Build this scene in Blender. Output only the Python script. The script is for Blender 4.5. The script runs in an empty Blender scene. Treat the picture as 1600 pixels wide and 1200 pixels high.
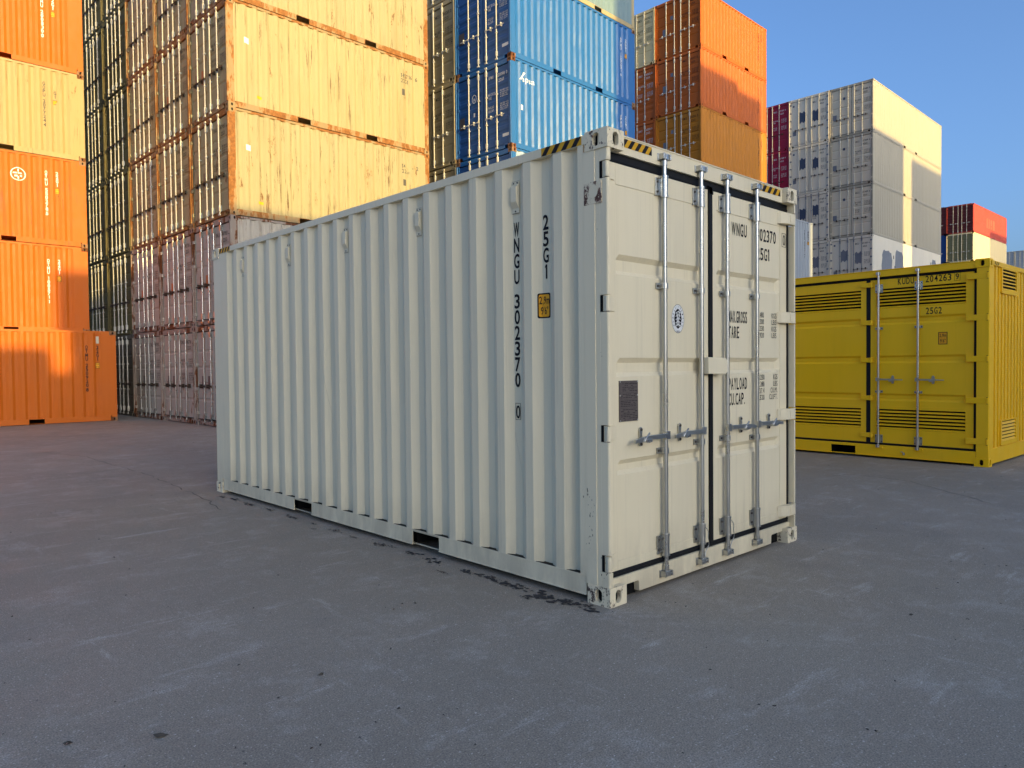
import bpy, bmesh, math, random
from mathutils import Vector, Matrix
R = math.radians
random.seed(7)
S = bpy.context.scene
C = S.collection

# ------------------------------------------------------------------ camera
CAM = (-3.43060494, -2.79993148, 1.47435965)
YAW, PIT, ROL, FPX = 0.754976669, -0.0247805232, -0.0099641425, 1142.96074
fw = Vector((math.sin(YAW)*math.cos(PIT), math.cos(YAW)*math.cos(PIT), math.sin(PIT)))
rt = Vector((math.cos(YAW), -math.sin(YAW), 0)); up = rt.cross(fw)
r2 = math.cos(ROL)*rt + math.sin(ROL)*up
u2 = -math.sin(ROL)*rt + math.cos(ROL)*up
cd = bpy.data.cameras.new('camera'); cam = bpy.data.objects.new('camera', cd); C.objects.link(cam)
cd.sensor_width = 36; cd.lens = 36*FPX/1600; cd.clip_end = 3000; cd.clip_start = .05
M = Matrix((r2, u2, -fw)).transposed().to_4x4(); M.translation = CAM
cam.matrix_world = M
S.camera = cam

# ------------------------------------------------------------------ light
SUN_EL = R(6.85)           # low evening sun behind the camera
SUN_AZ = R(182.0)          # direction towards the sun, clockwise from +Y
w = bpy.data.worlds.new('World'); S.world = w; w.use_nodes = True
nt = w.node_tree; nt.nodes.clear()
sky = nt.nodes.new('ShaderNodeTexSky'); sky.sky_type = 'NISHITA'; sky.sun_disc = False
sky.sun_elevation = SUN_EL; sky.sun_rotation = SUN_AZ
sky.air_density = 0.65; sky.dust_density = 5.0; sky.ozone_density = 3.0
bg = nt.nodes.new('ShaderNodeBackground'); bg.inputs['Strength'].default_value = .15
out = nt.nodes.new('ShaderNodeOutputWorld')
nt.links.new(sky.outputs[0], bg.inputs[0]); nt.links.new(bg.outputs[0], out.inputs[0])
sd = bpy.data.lights.new('sun', 'SUN'); sun = bpy.data.objects.new('sun', sd); C.objects.link(sun)
sd.energy = 2.0; sd.angle = R(.42); sd.color = (1, .72, .24)
sdir = Vector((math.sin(SUN_AZ)*math.cos(SUN_EL), math.cos(SUN_AZ)*math.cos(SUN_EL), math.sin(SUN_EL)))
sun.rotation_euler = sdir.to_track_quat('Z', 'Y').to_euler()
S.view_settings.view_transform = 'Standard'; S.view_settings.look = 'None'
S.view_settings.gamma = 1; S.view_settings.exposure = 1.78
S.render.engine = 'CYCLES'; S.cycles.max_bounces = 6; S.cycles.diffuse_bounces = 4

# ------------------------------------------------------------------ materials
MATS = {}
def paint(key, col, rough=.5, rust=0., dirt=.3, fade=.12, rustcol=(.17, .06, .02), metal=0., streak=1., bump=.15, rsc=3.2, spec=.2, runs=0., soil=0.):
    """weathered paint: tone drift, rain streaks, chips of rust"""
    if key in MATS: return MATS[key]
    m = bpy.data.materials.new(key); m.use_nodes = True; N = m.node_tree.nodes; L = m.node_tree.links
    b = N['Principled BSDF']
    tc = N.new('ShaderNodeTexCoord'); oi = N.new('ShaderNodeObjectInfo')
    ad = N.new('ShaderNodeVectorMath'); ad.operation = 'ADD'
    mu = N.new('ShaderNodeMath'); mu.operation = 'MULTIPLY'; mu.inputs[1].default_value = 37.
    L.new(oi.outputs['Random'], mu.inputs[0]); L.new(tc.outputs['Object'], ad.inputs[0]); L.new(mu.outputs[0], ad.inputs[1])
    def noise(scale, vec=(1, 1, 1), detail=4, ro=.55):
        mp = N.new('ShaderNodeMapping'); mp.inputs['Scale'].default_value = vec
        n = N.new('ShaderNodeTexNoise'); n.inputs['Scale'].default_value = scale
        n.inputs['Detail'].default_value = detail; n.inputs['Roughness'].default_value = ro
        L.new(ad.outputs[0], mp.inputs[0]); L.new(mp.outputs[0], n.inputs[0]); return n.outputs[0]
    def ramp(src, a, bb, v0=0., v1=1.):
        r = N.new('ShaderNodeMapRange'); r.inputs[1].default_value = a; r.inputs[2].default_value = bb
        r.inputs[3].default_value = v0; r.inputs[4].default_value = v1; L.new(src, r.inputs[0]); return r.outputs[0]
    def mix(f, a, bcol, mode='MIX'):
        x = N.new('ShaderNodeMix'); x.data_type = 'RGBA'; x.blend_type = mode
        if isinstance(f, float): x.inputs[0].default_value = f
        else: L.new(f, x.inputs[0])
        for i, v in ((6, a), (7, bcol)):
            if isinstance(v, tuple): x.inputs[i].default_value = (*v, 1)
            else: L.new(v, x.inputs[i])
        return x.outputs[2]
    c = tuple(col)
    lum = sum(c)/3
    faded = tuple(min(.9, v*.86+lum*.16+.012) for v in c)
    dk = tuple(v*.62 for v in c)
    cur = mix(ramp(noise(.9), .3, .75, 0, fade*2), c, faded)
    cur = mix(ramp(noise(2.2, (1, 1, .12*streak), 6, .65), .5, .82, 0, dirt), cur, dk)
    cur = mix(ramp(noise(9., (3, 3, .06*streak), 3), .58, .8, 0, dirt*.5), cur, dk)
    if soil > 0:      # dust and splash that settled on the lowest hand's breadth and fine hanging streaks
        sz = N.new('ShaderNodeSeparateXYZ'); L.new(tc.outputs['Object'], sz.inputs[0])
        lo = ramp(sz.outputs['Z'], .45, .05, 0, soil); mm = N.new('ShaderNodeMath'); mm.operation = 'MULTIPLY'; L.new(lo, mm.inputs[0]); L.new(ramp(noise(5, (1, 1, .4), 7, .7), .35, .6), mm.inputs[1])
        cur = mix(mm.outputs[0], cur, (.20, .165, .12))
        cur = mix(ramp(noise(16, (2, 2, .035), 5, .7), .56, .72, 0, .16), cur, (.25, .20, .14))
        cur = mix(ramp(noise(30, (1, 1, .25), 8, .8), .735, .75, 0, .5), cur, (.12, .08, .05))
    if runs > 0:
        mm = N.new('ShaderNodeMath'); mm.operation = 'MULTIPLY'
        L.new(ramp(noise(7, (1.6, 1.6, .10), 9, .78), .56, .60), mm.inputs[0]); L.new(ramp(noise(.9, (1, 1, 1), 3), .32, .55, 0, runs), mm.inputs[1])
        cur = mix(mm.outputs[0], cur, (.13, .075, .035))
        mm2 = N.new('ShaderNodeMath'); mm2.operation = 'MULTIPLY'
        L.new(ramp(noise(2.6, (1.3, 1.3, .12), 5, .6), .55, .75), mm2.inputs[0]); mm2.inputs[1].default_value = .4*runs
        cur = mix(mm2.outputs[0], cur, tuple(v*.6 for v in c))
    if rust > 0:
        t = .74-.3*rust
        rn = ramp(noise(rsc, (1, 1, .3 if rsc < 5 else .8), 8, .72), t, t+.035)
        rc = mix(ramp(noise(14), .3, .7), rustcol, tuple(v*.5 for v in rustcol))
        cur = mix(rn, cur, rc)
        halo = ramp(noise(rsc, (1, 1, .3 if rsc < 5 else .8), 8, .72), t-.07, t, 0, .35)
        cur = mix(halo, cur, tuple(.5*a+.5*q*2 for a, q in zip(c, rustcol)))
        cur = mix(rn, cur, rc)
    L.new(cur, b.inputs['Base Color'])
    b.inputs['Metallic'].default_value = metal; b.inputs['Specular IOR Level'].default_value = spec if metal == 0 else .5
    rr = ramp(noise(4.), .3, .7, rough-.06, rough+.1); L.new(rr, b.inputs['Roughness'])
    bp = N.new('ShaderNodeBump'); bp.inputs['Strength'].default_value = bump; bp.inputs['Distance'].default_value = .02
    L.new(noise(1.7, (1, 1, .5), 3), bp.inputs['Height']); L.new(bp.outputs[0], b.inputs['Normal'])
    MATS[key] = m; return m
def plain(key, col, rough=.6, metal=0.):
    if key in MATS: return MATS[key]
    m = bpy.data.materials.new(key); m.use_nodes = True; N = m.node_tree.nodes; L = m.node_tree.links
    b = N['Principled BSDF']; n = N.new('ShaderNodeTexNoise'); n.inputs['Scale'].default_value = 30
    tc = N.new('ShaderNodeTexCoord'); L.new(tc.outputs['Object'], n.inputs[0])
    x = N.new('ShaderNodeMix'); x.data_type = 'RGBA'; x.inputs[6].default_value = (*[v*.85 for v in col], 1); x.inputs[7].default_value = (*[min(1, v*1.12) for v in col], 1)
    L.new(n.outputs[0], x.inputs[0]); L.new(x.outputs[2], b.inputs['Base Color'])
    b.inputs['Roughness'].default_value = rough; b.inputs['Metallic'].default_value = metal; b.inputs['Specular IOR Level'].default_value = .15
    MATS[key] = m; return m

CREAM = paint('cream paint', (.765, .665, .455), .45, .0, .34, .14, spec=.3, soil=.35)
CREAMCAST = paint('worn cream casting', (.765, .665, .46), .5, .58, .3, .1, rustcol=(.13, .09, .07), rsc=22)
CREAMCHIP = paint('chipped cream plate', (.765, .665, .46), .5, .80, .3, .1, rustcol=(.15, .07, .05), rsc=14)
BLACK = plain('black rubber', (.012, .012, .013), .55)
DARK = plain('dark void', (.006, .006, .006), .9)  # near-black stands in for the unlit depth of holes and gaps
INK = plain('black lettering', (.014, .012, .013), .6)
INKG = plain('faded lettering', (.09, .08, .07), .7)
WHITEINK = plain('white lettering', (.72, .72, .70), .6)
HAZY = plain('hazard yellow', (.62, .33, .015), .5)
GALV = paint('galvanised steel', (.50, .50, .475), .30, .12, .45, .1, metal=.95, bump=.06, rustcol=(.28, .22, .16), rsc=9)
OLDBAR = paint('pale bar steel', (.55, .52, .44), .5, .25, .3, .1)
PLATE = plain('id plate', (.14, .115, .105), .45, .3)
PLATEINK = plain('id plate print', (.035, .03, .03), .5)
STICK = plain('orange sticker', (.80, .36, .02), .5)
YEL = paint('yellow paint', (.93, .53, .006), .45, .0, .22, .08, bump=.04)
YELIN = paint('yellow paint chipped', (.93, .53, .006), .45, .22, .15, .05)
CASTR = paint('rusty casting', (.26, .15, .08), .8, .8, .4, .1)

# ------------------------------------------------------------------ mesh helper
class MB:
    def __init__(s): s.v = []; s.f = []; s.m = []; s.sm = []
    def add(s, vs, fs, mi=0, smooth=False):
        o = len(s.v); s.v += [tuple(v) for v in vs]
        for f in fs: s.f.append([i+o for i in f]); s.m.append(mi); s.sm.append(smooth)
    def box(s, x0, x1, y0, y1, z0, z1, mi=0):
        if x0 > x1: x0, x1 = x1, x0
        if y0 > y1: y0, y1 = y1, y0
        s.add([(x0,y0,z0),(x1,y0,z0),(x1,y1,z0),(x0,y1,z0),(x0,y0,z1),(x1,y0,z1),(x1,y1,z1),(x0,y1,z1)],
              [(0,3,2,1),(4,5,6,7),(0,1,5,4),(1,2,6,5),(2,3,7,6),(3,0,4,7)], mi)
    def prism(s, poly, axis, a, b, mi=0):
        """poly: 2D outline in the two other axes (cyclic order), extruded along axis from a to b"""
        n = len(poly)
        def P(p, t):
            if axis == 0: return (t, p[0], p[1])
            if axis == 1: return (p[0], t, p[1])
            return (p[0], p[1], t)
        vs = [P(p, a) for p in poly]+[P(p, b) for p in poly]
        fs = [list(range(n))[::-1], list(range(n, 2*n))]+[(i, (i+1) % n, n+(i+1) % n, n+i) for i in range(n)]
        s.add(vs, fs, mi)
    def cyl(s, p, q, r, n=10, mi=0, r2=None, cap=True):
        p = Vector(p); q = Vector(q); d = (q-p).normalized()
        a = d.orthogonal().normalized(); b = d.cross(a); r2 = r if r2 is None else r2
        vs = [p+(a*math.cos(t)+b*math.sin(t))*r for t in [2*math.pi*i/n for i in range(n)]]
        vs += [q+(a*math.cos(t)+b*math.sin(t))*r2 for t in [2*math.pi*i/n for i in range(n)]]
        s.add(vs, [(i, (i+1) % n, n+(i+1) % n, n+i) for i in range(n)], mi, True)
        if cap: s.add(vs, [list(range(n))[::-1], list(range(n, 2*n))], mi)
    def tube(s, pts, r, n=8, mi=0):
        for a, b in zip(pts[:-1], pts[1:]): s.cyl(a, b, r, n, mi)
    def obj(s, name, mats, parent=None, bevel=0.):
        me = bpy.data.meshes.new(name)
        me.from_pydata(s.v, [], s.f)
        if not isinstance(mats, (list, tuple)): mats = [mats]
        for m in mats: me.materials.append(m)
        me.polygons.foreach_set('material_index', s.m); me.polygons.foreach_set('use_smooth', s.sm)
        bm = bmesh.new(); bm.from_mesh(me); bmesh.ops.recalc_face_normals(bm, faces=bm.faces); bm.to_mesh(me); bm.free()
        me.update()
        o = bpy.data.objects.new(name, me); C.objects.link(o)
        if parent: o.parent = parent
        if bevel:
            b = o.modifiers.new('bevel', 'BEVEL'); b.width = bevel; b.segments = 2; b.limit_method = 'ANGLE'; b.angle_limit = R(50)
        return o
def empty(name, loc, rz, label, cat, group=None):
    o = bpy.data.objects.new(name, None); C.objects.link(o); o.location = loc; o.rotation_euler = (0, 0, rz)
    o.empty_display_size = .3
    o['label'] = label; o['category'] = cat
    if group: o['group'] = group
    return o

# text ---------------------------------------------------------------
GL = {}
CW = {'W': .56, 'M': .52, '1': .20, 'I': .10, '.': .10, ',': .11, "'": .08, '"': .20, 'm': .52, 'J': .30}
def glyph1(ch, bold):
    k = (ch, bold)
    if k in GL: return GL[k]
    wd = CW.get(ch, .40)
    if ch == '1':
        t = .105+bold
        vs = [(wd-t, 0), (wd, 0), (wd, .70), (wd-t, .70), (wd-t, .58), (.0, .50), (.0, .58)]
        fs = [[0, 1, 2, 3], [4, 3, 6, 5]]
    else:
        cu = bpy.data.curves.new('t', 'FONT'); cu.body = ch; cu.size = 1.; cu.offset = bold; cu.resolution_u = 3; cu.fill_mode = 'FRONT'
        ob = bpy.data.objects.new('t', cu); me = bpy.data.meshes.new_from_object(ob)
        vs = [(v.co.x, v.co.y) for v in me.vertices]; fs = [list(p.vertices) for p in me.polygons]
        bpy.data.objects.remove(ob); bpy.data.curves.remove(cu); bpy.data.meshes.remove(me)
        x0 = min(v[0] for v in vs); x1 = max(v[0] for v in vs)
        vs = [((x-x0)*wd/(x1-x0), y) for x, y in vs]
    GL[k] = (vs, fs, wd); return GL[k]
def glyphs(s, bold=.012):
    """condensed even-width lettering like the stencil faces used on containers"""
    V = []; F = []; x = 0.
    for ch in s:
        if ch == ' ': x += .34; continue
        vs, fs, wd = glyph1(ch, bold); o = len(V)
        V += [(a+x, b) for a, b in vs]; F += [[i+o for i in f] for f in fs]; x += wd+.11
    return V, F, 0., max(x-.11, .01)
CAPH = .70
def text(mb, s, org, right, upv, h, width=None, wsc=.62, mi=0, bold=.012, align='l'):
    """flat lettering: cap height h; width fits the whole string when given"""
    vs, fs, x0, x1 = glyphs(s, bold)
    if not vs: return
    sc = h/CAPH; sx = (width/(x1-x0)) if width else sc*wsc
    tot = (x1-x0)*sx
    off = 0 if align == 'l' else (-tot/2 if align == 'c' else -tot)
    org = Vector(org); right = Vector(right); upv = Vector(upv)
    mb.add([org+right*(off+(x-x0)*sx)+upv*(y*sc) for x, y in vs], fs, mi)
def vtext(mb, s, org, right, upv, h, pitch, width=.075, mi=0, bold=.012):
    """characters one below the other, centred on org"""
    org = Vector(org); right = Vector(right); upv = Vector(upv); z = 0
    for ch in s:
        if ch == ' ': z -= pitch*.55; continue
        wd = width*.42 if ch in '1I' else width
        text(mb, ch, org+upv*(z-h), right, upv, h, width=wd, mi=mi, bold=bold, align='c')
        z -= pitch
def ring(mb, c, right, upv, ra, rb, ia, ib, n=28, mi=0):
    c = Vector(c); right = Vector(right); upv = Vector(upv)
    vs = []
    for i in range(n):
        t = 2*math.pi*i/n
        vs.append(c+right*math.cos(t)*ra+upv*math.sin(t)*rb); vs.append(c+right*math.cos(t)*ia+upv*math.sin(t)*ib)
    mb.add(vs, [(2*i, 2*((i+1) % n), 2*((i+1) % n)+1, 2*i+1) for i in range(n)], mi)
def disc(mb, c, right, upv, ra, rb, n=24, mi=0):
    c = Vector(c); right = Vector(right); upv = Vector(upv)
    mb.add([c+right*math.cos(2*math.pi*i/n)*ra+upv*math.sin(2*math.pi*i/n)*rb for i in range(n)], [list(range(n))], mi)
def quad(mb, c, right, upv, w_, h_, mi=0):
    c = Vector(c); right = Vector(right)*w_/2; upv = Vector(upv)*h_/2
    mb.add([c-right-upv, c+right-upv, c+right+upv, c-right+upv], [(0, 1, 2, 3)], mi)

# corner casting with three oval holes ---------------------------------
def plate_hole(mb, c, right, upv, w_, h_, hw, hh, depth, n=20, mi=0, dmi=1):
    """face w_ x h_ with a stadium hole, tube going inwards by depth and a dark end"""
    c = Vector(c); right = Vector(right); upv = Vector(upv); nrm = right.cross(upv)
    outer = []; inner = []
    for i in range(n):
        t = 2*math.pi*(i+.5)/n; ct, st = math.cos(t), math.sin(t)
        k = min((w_/2)/max(abs(ct), 1e-9), (h_/2)/max(abs(st), 1e-9))
        outer.append(c+right*ct*k+upv*st*k)
        r_ = min(hw, hh); sx = hw-r_; sy = hh-r_
        inner.append(c+right*(ct*r_+math.copysign(sx, ct))+upv*(st*r_+math.copysign(sy, st)))
    # square the four corners of the outer outline
    cor = [(1, 1), (-1, 1), (-1, -1), (1, -1)]
    for cx, cy in cor:
        tgt = c+right*cx*w_/2+upv*cy*h_/2
        j = min(range(n), key=lambda q: (outer[q]-tgt).length); outer[j] = tgt
    deep = [p-nrm*depth for p in inner]
    vs = outer+inner+deep
    mb.add(vs, [(i, (i+1) % n, n+(i+1) % n, n+i) for i in range(n)], mi)
    mb.add(vs, [(n+i, n+(i+1) % n, 2*n+(i+1) % n, 2*n+i) for i in range(n)], mi, True)
    mb.add(deep, [list(range(n))], dmi)
def casting(mb, x, y, z, dx, dy, dz, fx, fy, lod=0):
    """block with a hole in the face towards fx (normal -x or +x) and fy; (x,y,z) min corner"""
    if lod:
        mb.box(x, x+dx, y, y+dy, z, z+dz)
        xx = x-.003 if fx < 0 else x+dx+.003; yy = y-.003 if fy < 0 else y+dy+.003
        cz = z+dz/2
        disc(mb, (xx, y+dy/2, cz), (0, 1, 0), (0, 0, 1), .024, .037, 10, 1)
        disc(mb, (x+dx/2, yy, cz), (1, 0, 0), (0, 0, 1), .024, .037, 10, 1)
        return
    cx, cy, cz = x+dx/2, y+dy/2, z+dz/2
    mb.add([(x,y,z),(x+dx,y,z),(x+dx,y+dy,z),(x,y+dy,z)], [(0, 1, 2, 3)]); mb.add([(x,y,z+dz),(x+dx,y,z+dz),(x+dx,y+dy,z+dz),(x,y+dy,z+dz)], [(0, 1, 2, 3)])
    if fx < 0:
        plate_hole(mb, (x, cy, cz), (0, -1, 0), (0, 0, 1), dy, dz, .026, .041, .03); mb.add([(x+dx,y,z),(x+dx,y+dy,z),(x+dx,y+dy,z+dz),(x+dx,y,z+dz)], [(0, 1, 2, 3)])
    else:
        plate_hole(mb, (x+dx, cy, cz), (0, 1, 0), (0, 0, 1), dy, dz, .026, .041, .03); mb.add([(x,y,z),(x,y+dy,z),(x,y+dy,z+dz),(x,y,z+dz)], [(0, 1, 2, 3)])
    if fy < 0:
        plate_hole(mb, (cx, y, cz), (1, 0, 0), (0, 0, 1), dx, dz, .028, .041, .03); mb.add([(x,y+dy,z),(x+dx,y+dy,z),(x+dx,y+dy,z+dz),(x,y+dy,z+dz)], [(0, 1, 2, 3)])
    else:
        plate_hole(mb, (cx, y+dy, cz), (-1, 0, 0), (0, 0, 1), dx, dz, .028, .041, .03); mb.add([(x,y,z),(x+dx,y,z),(x+dx,y,z+dz),(x,y,z+dz)], [(0, 1, 2, 3)])

# corrugation ----------------------------------------------------------
def corr_profile(a, b, first, pitch, n, flat, slope, depth):
    """list of (u, d): recesses centred first+k*pitch"""
    p = [(a, 0.)]
    for k in range(n):
        c = first+k*pitch
        p += [(c-flat/2-slope, 0.), (c-flat/2, depth), (c+flat/2, depth), (c+flat/2+slope, 0.)]
    p.append((b, 0.)); return p
def corr_mesh(mb, prof, z0, z1, place, nz=1, jitter=0., mi=0, rnd=None):
    """place(u,d,z) -> 3D"""
    rnd = rnd or random
    cols = []
    for (u, d) in prof:
        ph = rnd.uniform(0, 6.28); col = []
        for k in range(nz+1):
            j = jitter*(math.sin(ph+k*1.3)+rnd.uniform(-.6, .6)) if 0 < k < nz else 0.
            col.append(place(u+j*.8, d+j, z0+(z1-z0)*k/nz))
        cols.append(col)
    n = nz+1
    vs = [v for c_ in cols for v in c_]
    fs = [(i*n+k, (i+1)*n+k, (i+1)*n+k+1, i*n+k+1) for i in range(len(cols)-1) for k in range(nz)]
    mb.add(vs, fs, mi)
def conform(vs, fs, prof, place, eps=.002):
    """cut a flat (u,z) sheet at the folds of the profile and lay it on the corrugation"""
    bm = bmesh.new(); bv = [bm.verts.new((x, y, 0)) for x, y in vs]
    for f in fs:
        try: bm.faces.new([bv[i] for i in f])
        except ValueError: pass
    lo = min(x for x, y in vs); hi = max(x for x, y in vs)
    for u, d in prof:
        if lo < u < hi:
            g = bm.verts[:]+bm.edges[:]+bm.faces[:]
            bmesh.ops.bisect_plane(bm, geom=g, plane_co=(u, 0, 0), plane_no=(1, 0, 0), dist=1e-6)
    def dep(u):
        for (a, da), (b, db) in zip(prof[:-1], prof[1:]):
            if a <= u <= b: return da+(db-da)*(u-a)/max(b-a, 1e-9)
        return 0
    bm.verts.index_update()
    ov = [place(v.co.x, dep(v.co.x)-eps, v.co.y) for v in bm.verts]
    of = [[v.index for v in f.verts] for f in bm.faces]; bm.free()
    return ov, of

# =====================================================================
# GROUND
# =====================================================================
def ground():
    m = bpy.data.materials.new('asphalt'); m.use_nodes = True; N = m.node_tree.nodes; L = m.node_tree.links; b = N['Principled BSDF']
    tc = N.new('ShaderNodeTexCoord')
    def noise(scale, vec=(1, 1, 1), detail=5, ro=.6, rot=0):
        mp = N.new('ShaderNodeMapping'); mp.inputs['Scale'].default_value = vec; mp.inputs['Rotation'].default_value = (0, 0, rot)
        n = N.new('ShaderNodeTexNoise'); n.inputs['Scale'].default_value = scale; n.inputs['Detail'].default_value = detail; n.inputs['Roughness'].default_value = ro
        L.new(tc.outputs['Object'], mp.inputs[0]); L.new(mp.outputs[0], n.inputs[0]); return n.outputs[0]
    def ramp(src, a, bb, v0=0., v1=1.):
        r = N.new('ShaderNodeMapRange'); r.inputs[1].default_value = a; r.inputs[2].default_value = bb; r.inputs[3].default_value = v0; r.inputs[4].default_value = v1
        L.new(src, r.inputs[0]); return r.outputs[0]
    def mix(f, a, bc):
        x = N.new('ShaderNodeMix'); x.data_type = 'RGBA'; L.new(f, x.inputs[0])
        for i, v in ((6, a), (7, bc)):
            if isinstance(v, tuple): x.inputs[i].default_value = (*v, 1)
            else: L.new(v, x.inputs[i])
        return x.outputs[2]
    c = mix(ramp(noise(.35, detail=6), .3, .7), (.315, .268, .200), (.435, .370, .282))
    c = mix(ramp(noise(2.3, detail=9, ro=.75), .52, .72, 0, .6), c, (.66, .60, .52))       # dusty scuffs
    c = mix(ramp(noise(1.1, (1, 5, 1), 9, .75, .5), .57, .68, 0, .7), c, (.70, .64, .56))  # tyre scrapes
    c = mix(ramp(noise(1.3, (6, 1, 1), 9, .75, -.3), .60, .70, 0, .6), c, (.70, .64, .56))
    c = mix(ramp(noise(.8, detail=7, ro=.65), .58, .78, 0, .5), c, (.20, .18, .16))
    v = N.new('ShaderNodeTexVoronoi'); v.inputs['Scale'].default_value = 5.5; v.inputs['Randomness'].default_value = 1
    L.new(tc.outputs['Object'], v.inputs[0])
    sp = N.new('ShaderNodeMath'); sp.operation = 'MULTIPLY'
    L.new(ramp(v.outputs['Distance'], .05, .09, 1, 0), sp.inputs[0]); L.new(ramp(noise(3.1), .6, .66), sp.inputs[1])
    c = mix(sp.outputs[0], c, (.03, .028, .03))
    c = mix(ramp(noise(26, detail=5, ro=.7), .45, .75, 0, .45), c, (.20, .17, .14))
    c = mix(ramp(noise(140, detail=3), .35, .7, 0, .9), c, (.115, .10, .078))              # aggregate
    c = mix(ramp(noise(80, detail=3), .62, .70, 0, .8), c, (.72, .66, .58))
    c = mix(ramp(noise(7.5, (1, 1.8, 1), 6, .75, .9), .655, .69, 0, .65), c, (.55, .50, .43))
    c = mix(ramp(noise(11, (1.6, 1, 1), 4, .7, .2), .70, .715, 0, .9), c, (.05, .045, .04))
    L.new(c, b.inputs['Base Color'])
    L.new(ramp(noise(1.5), .3, .7, .62, .85), b.inputs['Roughness'])
    bp = N.new('ShaderNodeBump'); bp.inputs['Strength'].default_value = .5; bp.inputs['Distance'].default_value = .006
    L.new(noise(120, detail=3), bp.inputs['Height'])
    bp2 = N.new('ShaderNodeBump'); bp2.inputs['Strength'].default_value = .35; bp2.inputs['Distance'].default_value = .03
    L.new(noise(2.0, detail=6), bp2.inputs['Height']); L.new(bp.outputs[0], bp2.inputs['Normal']); L.new(bp2.outputs[0], b.inputs['Normal'])
    mb = MB(); mb.add([(-1500, -1500, 0), (1500, -1500, 0), (1500, 1500, 0), (-1500, 1500, 0)], [(0, 1, 2, 3)])
    o = mb.obj('ground', m); o['kind'] = 'structure'
    # damp oily patches under the drip edge of the near container
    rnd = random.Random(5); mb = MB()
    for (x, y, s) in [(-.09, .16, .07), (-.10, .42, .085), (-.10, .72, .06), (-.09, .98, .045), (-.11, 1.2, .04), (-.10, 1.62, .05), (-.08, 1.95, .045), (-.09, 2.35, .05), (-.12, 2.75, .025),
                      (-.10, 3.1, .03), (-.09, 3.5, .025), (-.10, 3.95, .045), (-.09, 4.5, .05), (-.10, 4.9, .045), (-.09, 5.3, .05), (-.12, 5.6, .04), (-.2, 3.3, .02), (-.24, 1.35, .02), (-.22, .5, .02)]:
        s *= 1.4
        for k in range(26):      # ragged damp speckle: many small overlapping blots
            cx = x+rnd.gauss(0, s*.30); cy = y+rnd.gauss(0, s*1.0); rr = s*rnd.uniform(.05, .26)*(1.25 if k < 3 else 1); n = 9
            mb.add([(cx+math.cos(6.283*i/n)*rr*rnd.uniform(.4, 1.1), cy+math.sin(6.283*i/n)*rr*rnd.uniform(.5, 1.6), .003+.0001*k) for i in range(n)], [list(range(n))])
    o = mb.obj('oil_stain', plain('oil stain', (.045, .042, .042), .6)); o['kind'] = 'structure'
    # loose grit
    mb = MB()
    for k in range(420):
        d = rnd.uniform(1.5, 16); a = YAW+rnd.uniform(-.62, .62)
        x = CAM[0]+math.sin(a)*d; y = CAM[1]+math.cos(a)*d
        if -.05 < x < 2.5 and -.05 < y < 6.1: continue
        s = rnd.uniform(.002, .007)*(1 if rnd.random() < .93 else 2.2)
        pts = [(x+rnd.uniform(-s, s)*1.6, y+rnd.uniform(-s, s)*1.6, rnd.uniform(0, s)) for _ in range(5)]+[(x, y, s*1.2)]
        mb.add(pts, [(0, 1, 5), (1, 2, 5), (2, 3, 5), (3, 4, 5), (4, 0, 5), (0, 2, 4)])
    o = mb.obj('loose_grit', plain('grit', (.06, .055, .05), .9)); o['kind'] = 'stuff'
    o['label'] = 'loose grit and crumbs scattered over the grey asphalt'; o['category'] = 'grit'
def gpt(px, py, z=0.):
    d = r2*((px-800)/FPX)-u2*((py-600)/FPX)+fw; t = (z-CAM[2])/d.z; return (CAM[0]+d.x*t, CAM[1]+d.y*t)
def seams():
    rnd = random.Random(12)
    for pts in ([(60, 706), (133, 714), (228, 741), (300, 770), (352, 800)], [(1265, 748), (1330, 741), (1420, 752), (1560, 790)]):
        W_ = [gpt(*p) for p in pts]; path = []
        for (ax, ay), (bx_, by_) in zip(W_[:-1], W_[1:]):
            for k in range(14): t = k/14; path.append((ax+(bx_-ax)*t+rnd.gauss(0, .012), ay+(by_-ay)*t+rnd.gauss(0, .012)))
        mb = MB()
        for (ax, ay), (bx_, by_) in zip(path[:-1], path[1:]):
            if rnd.random() < .15: continue
            d = Vector((bx_-ax, by_-ay)).normalized(); n = Vector((-d.y, d.x))*rnd.uniform(.002, .006)
            mb.add([(ax-n.x, ay-n.y, .0025), (ax+n.x, ay+n.y, .0025), (bx_+n.x, by_+n.y, .0025), (bx_-n.x, by_-n.y, .0025)], [(0, 1, 2, 3)])
        o = mb.obj('asphalt_crack', plain('crack', (.09, .08, .07), .9)); o['kind'] = 'structure'
ground(); seams()

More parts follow.
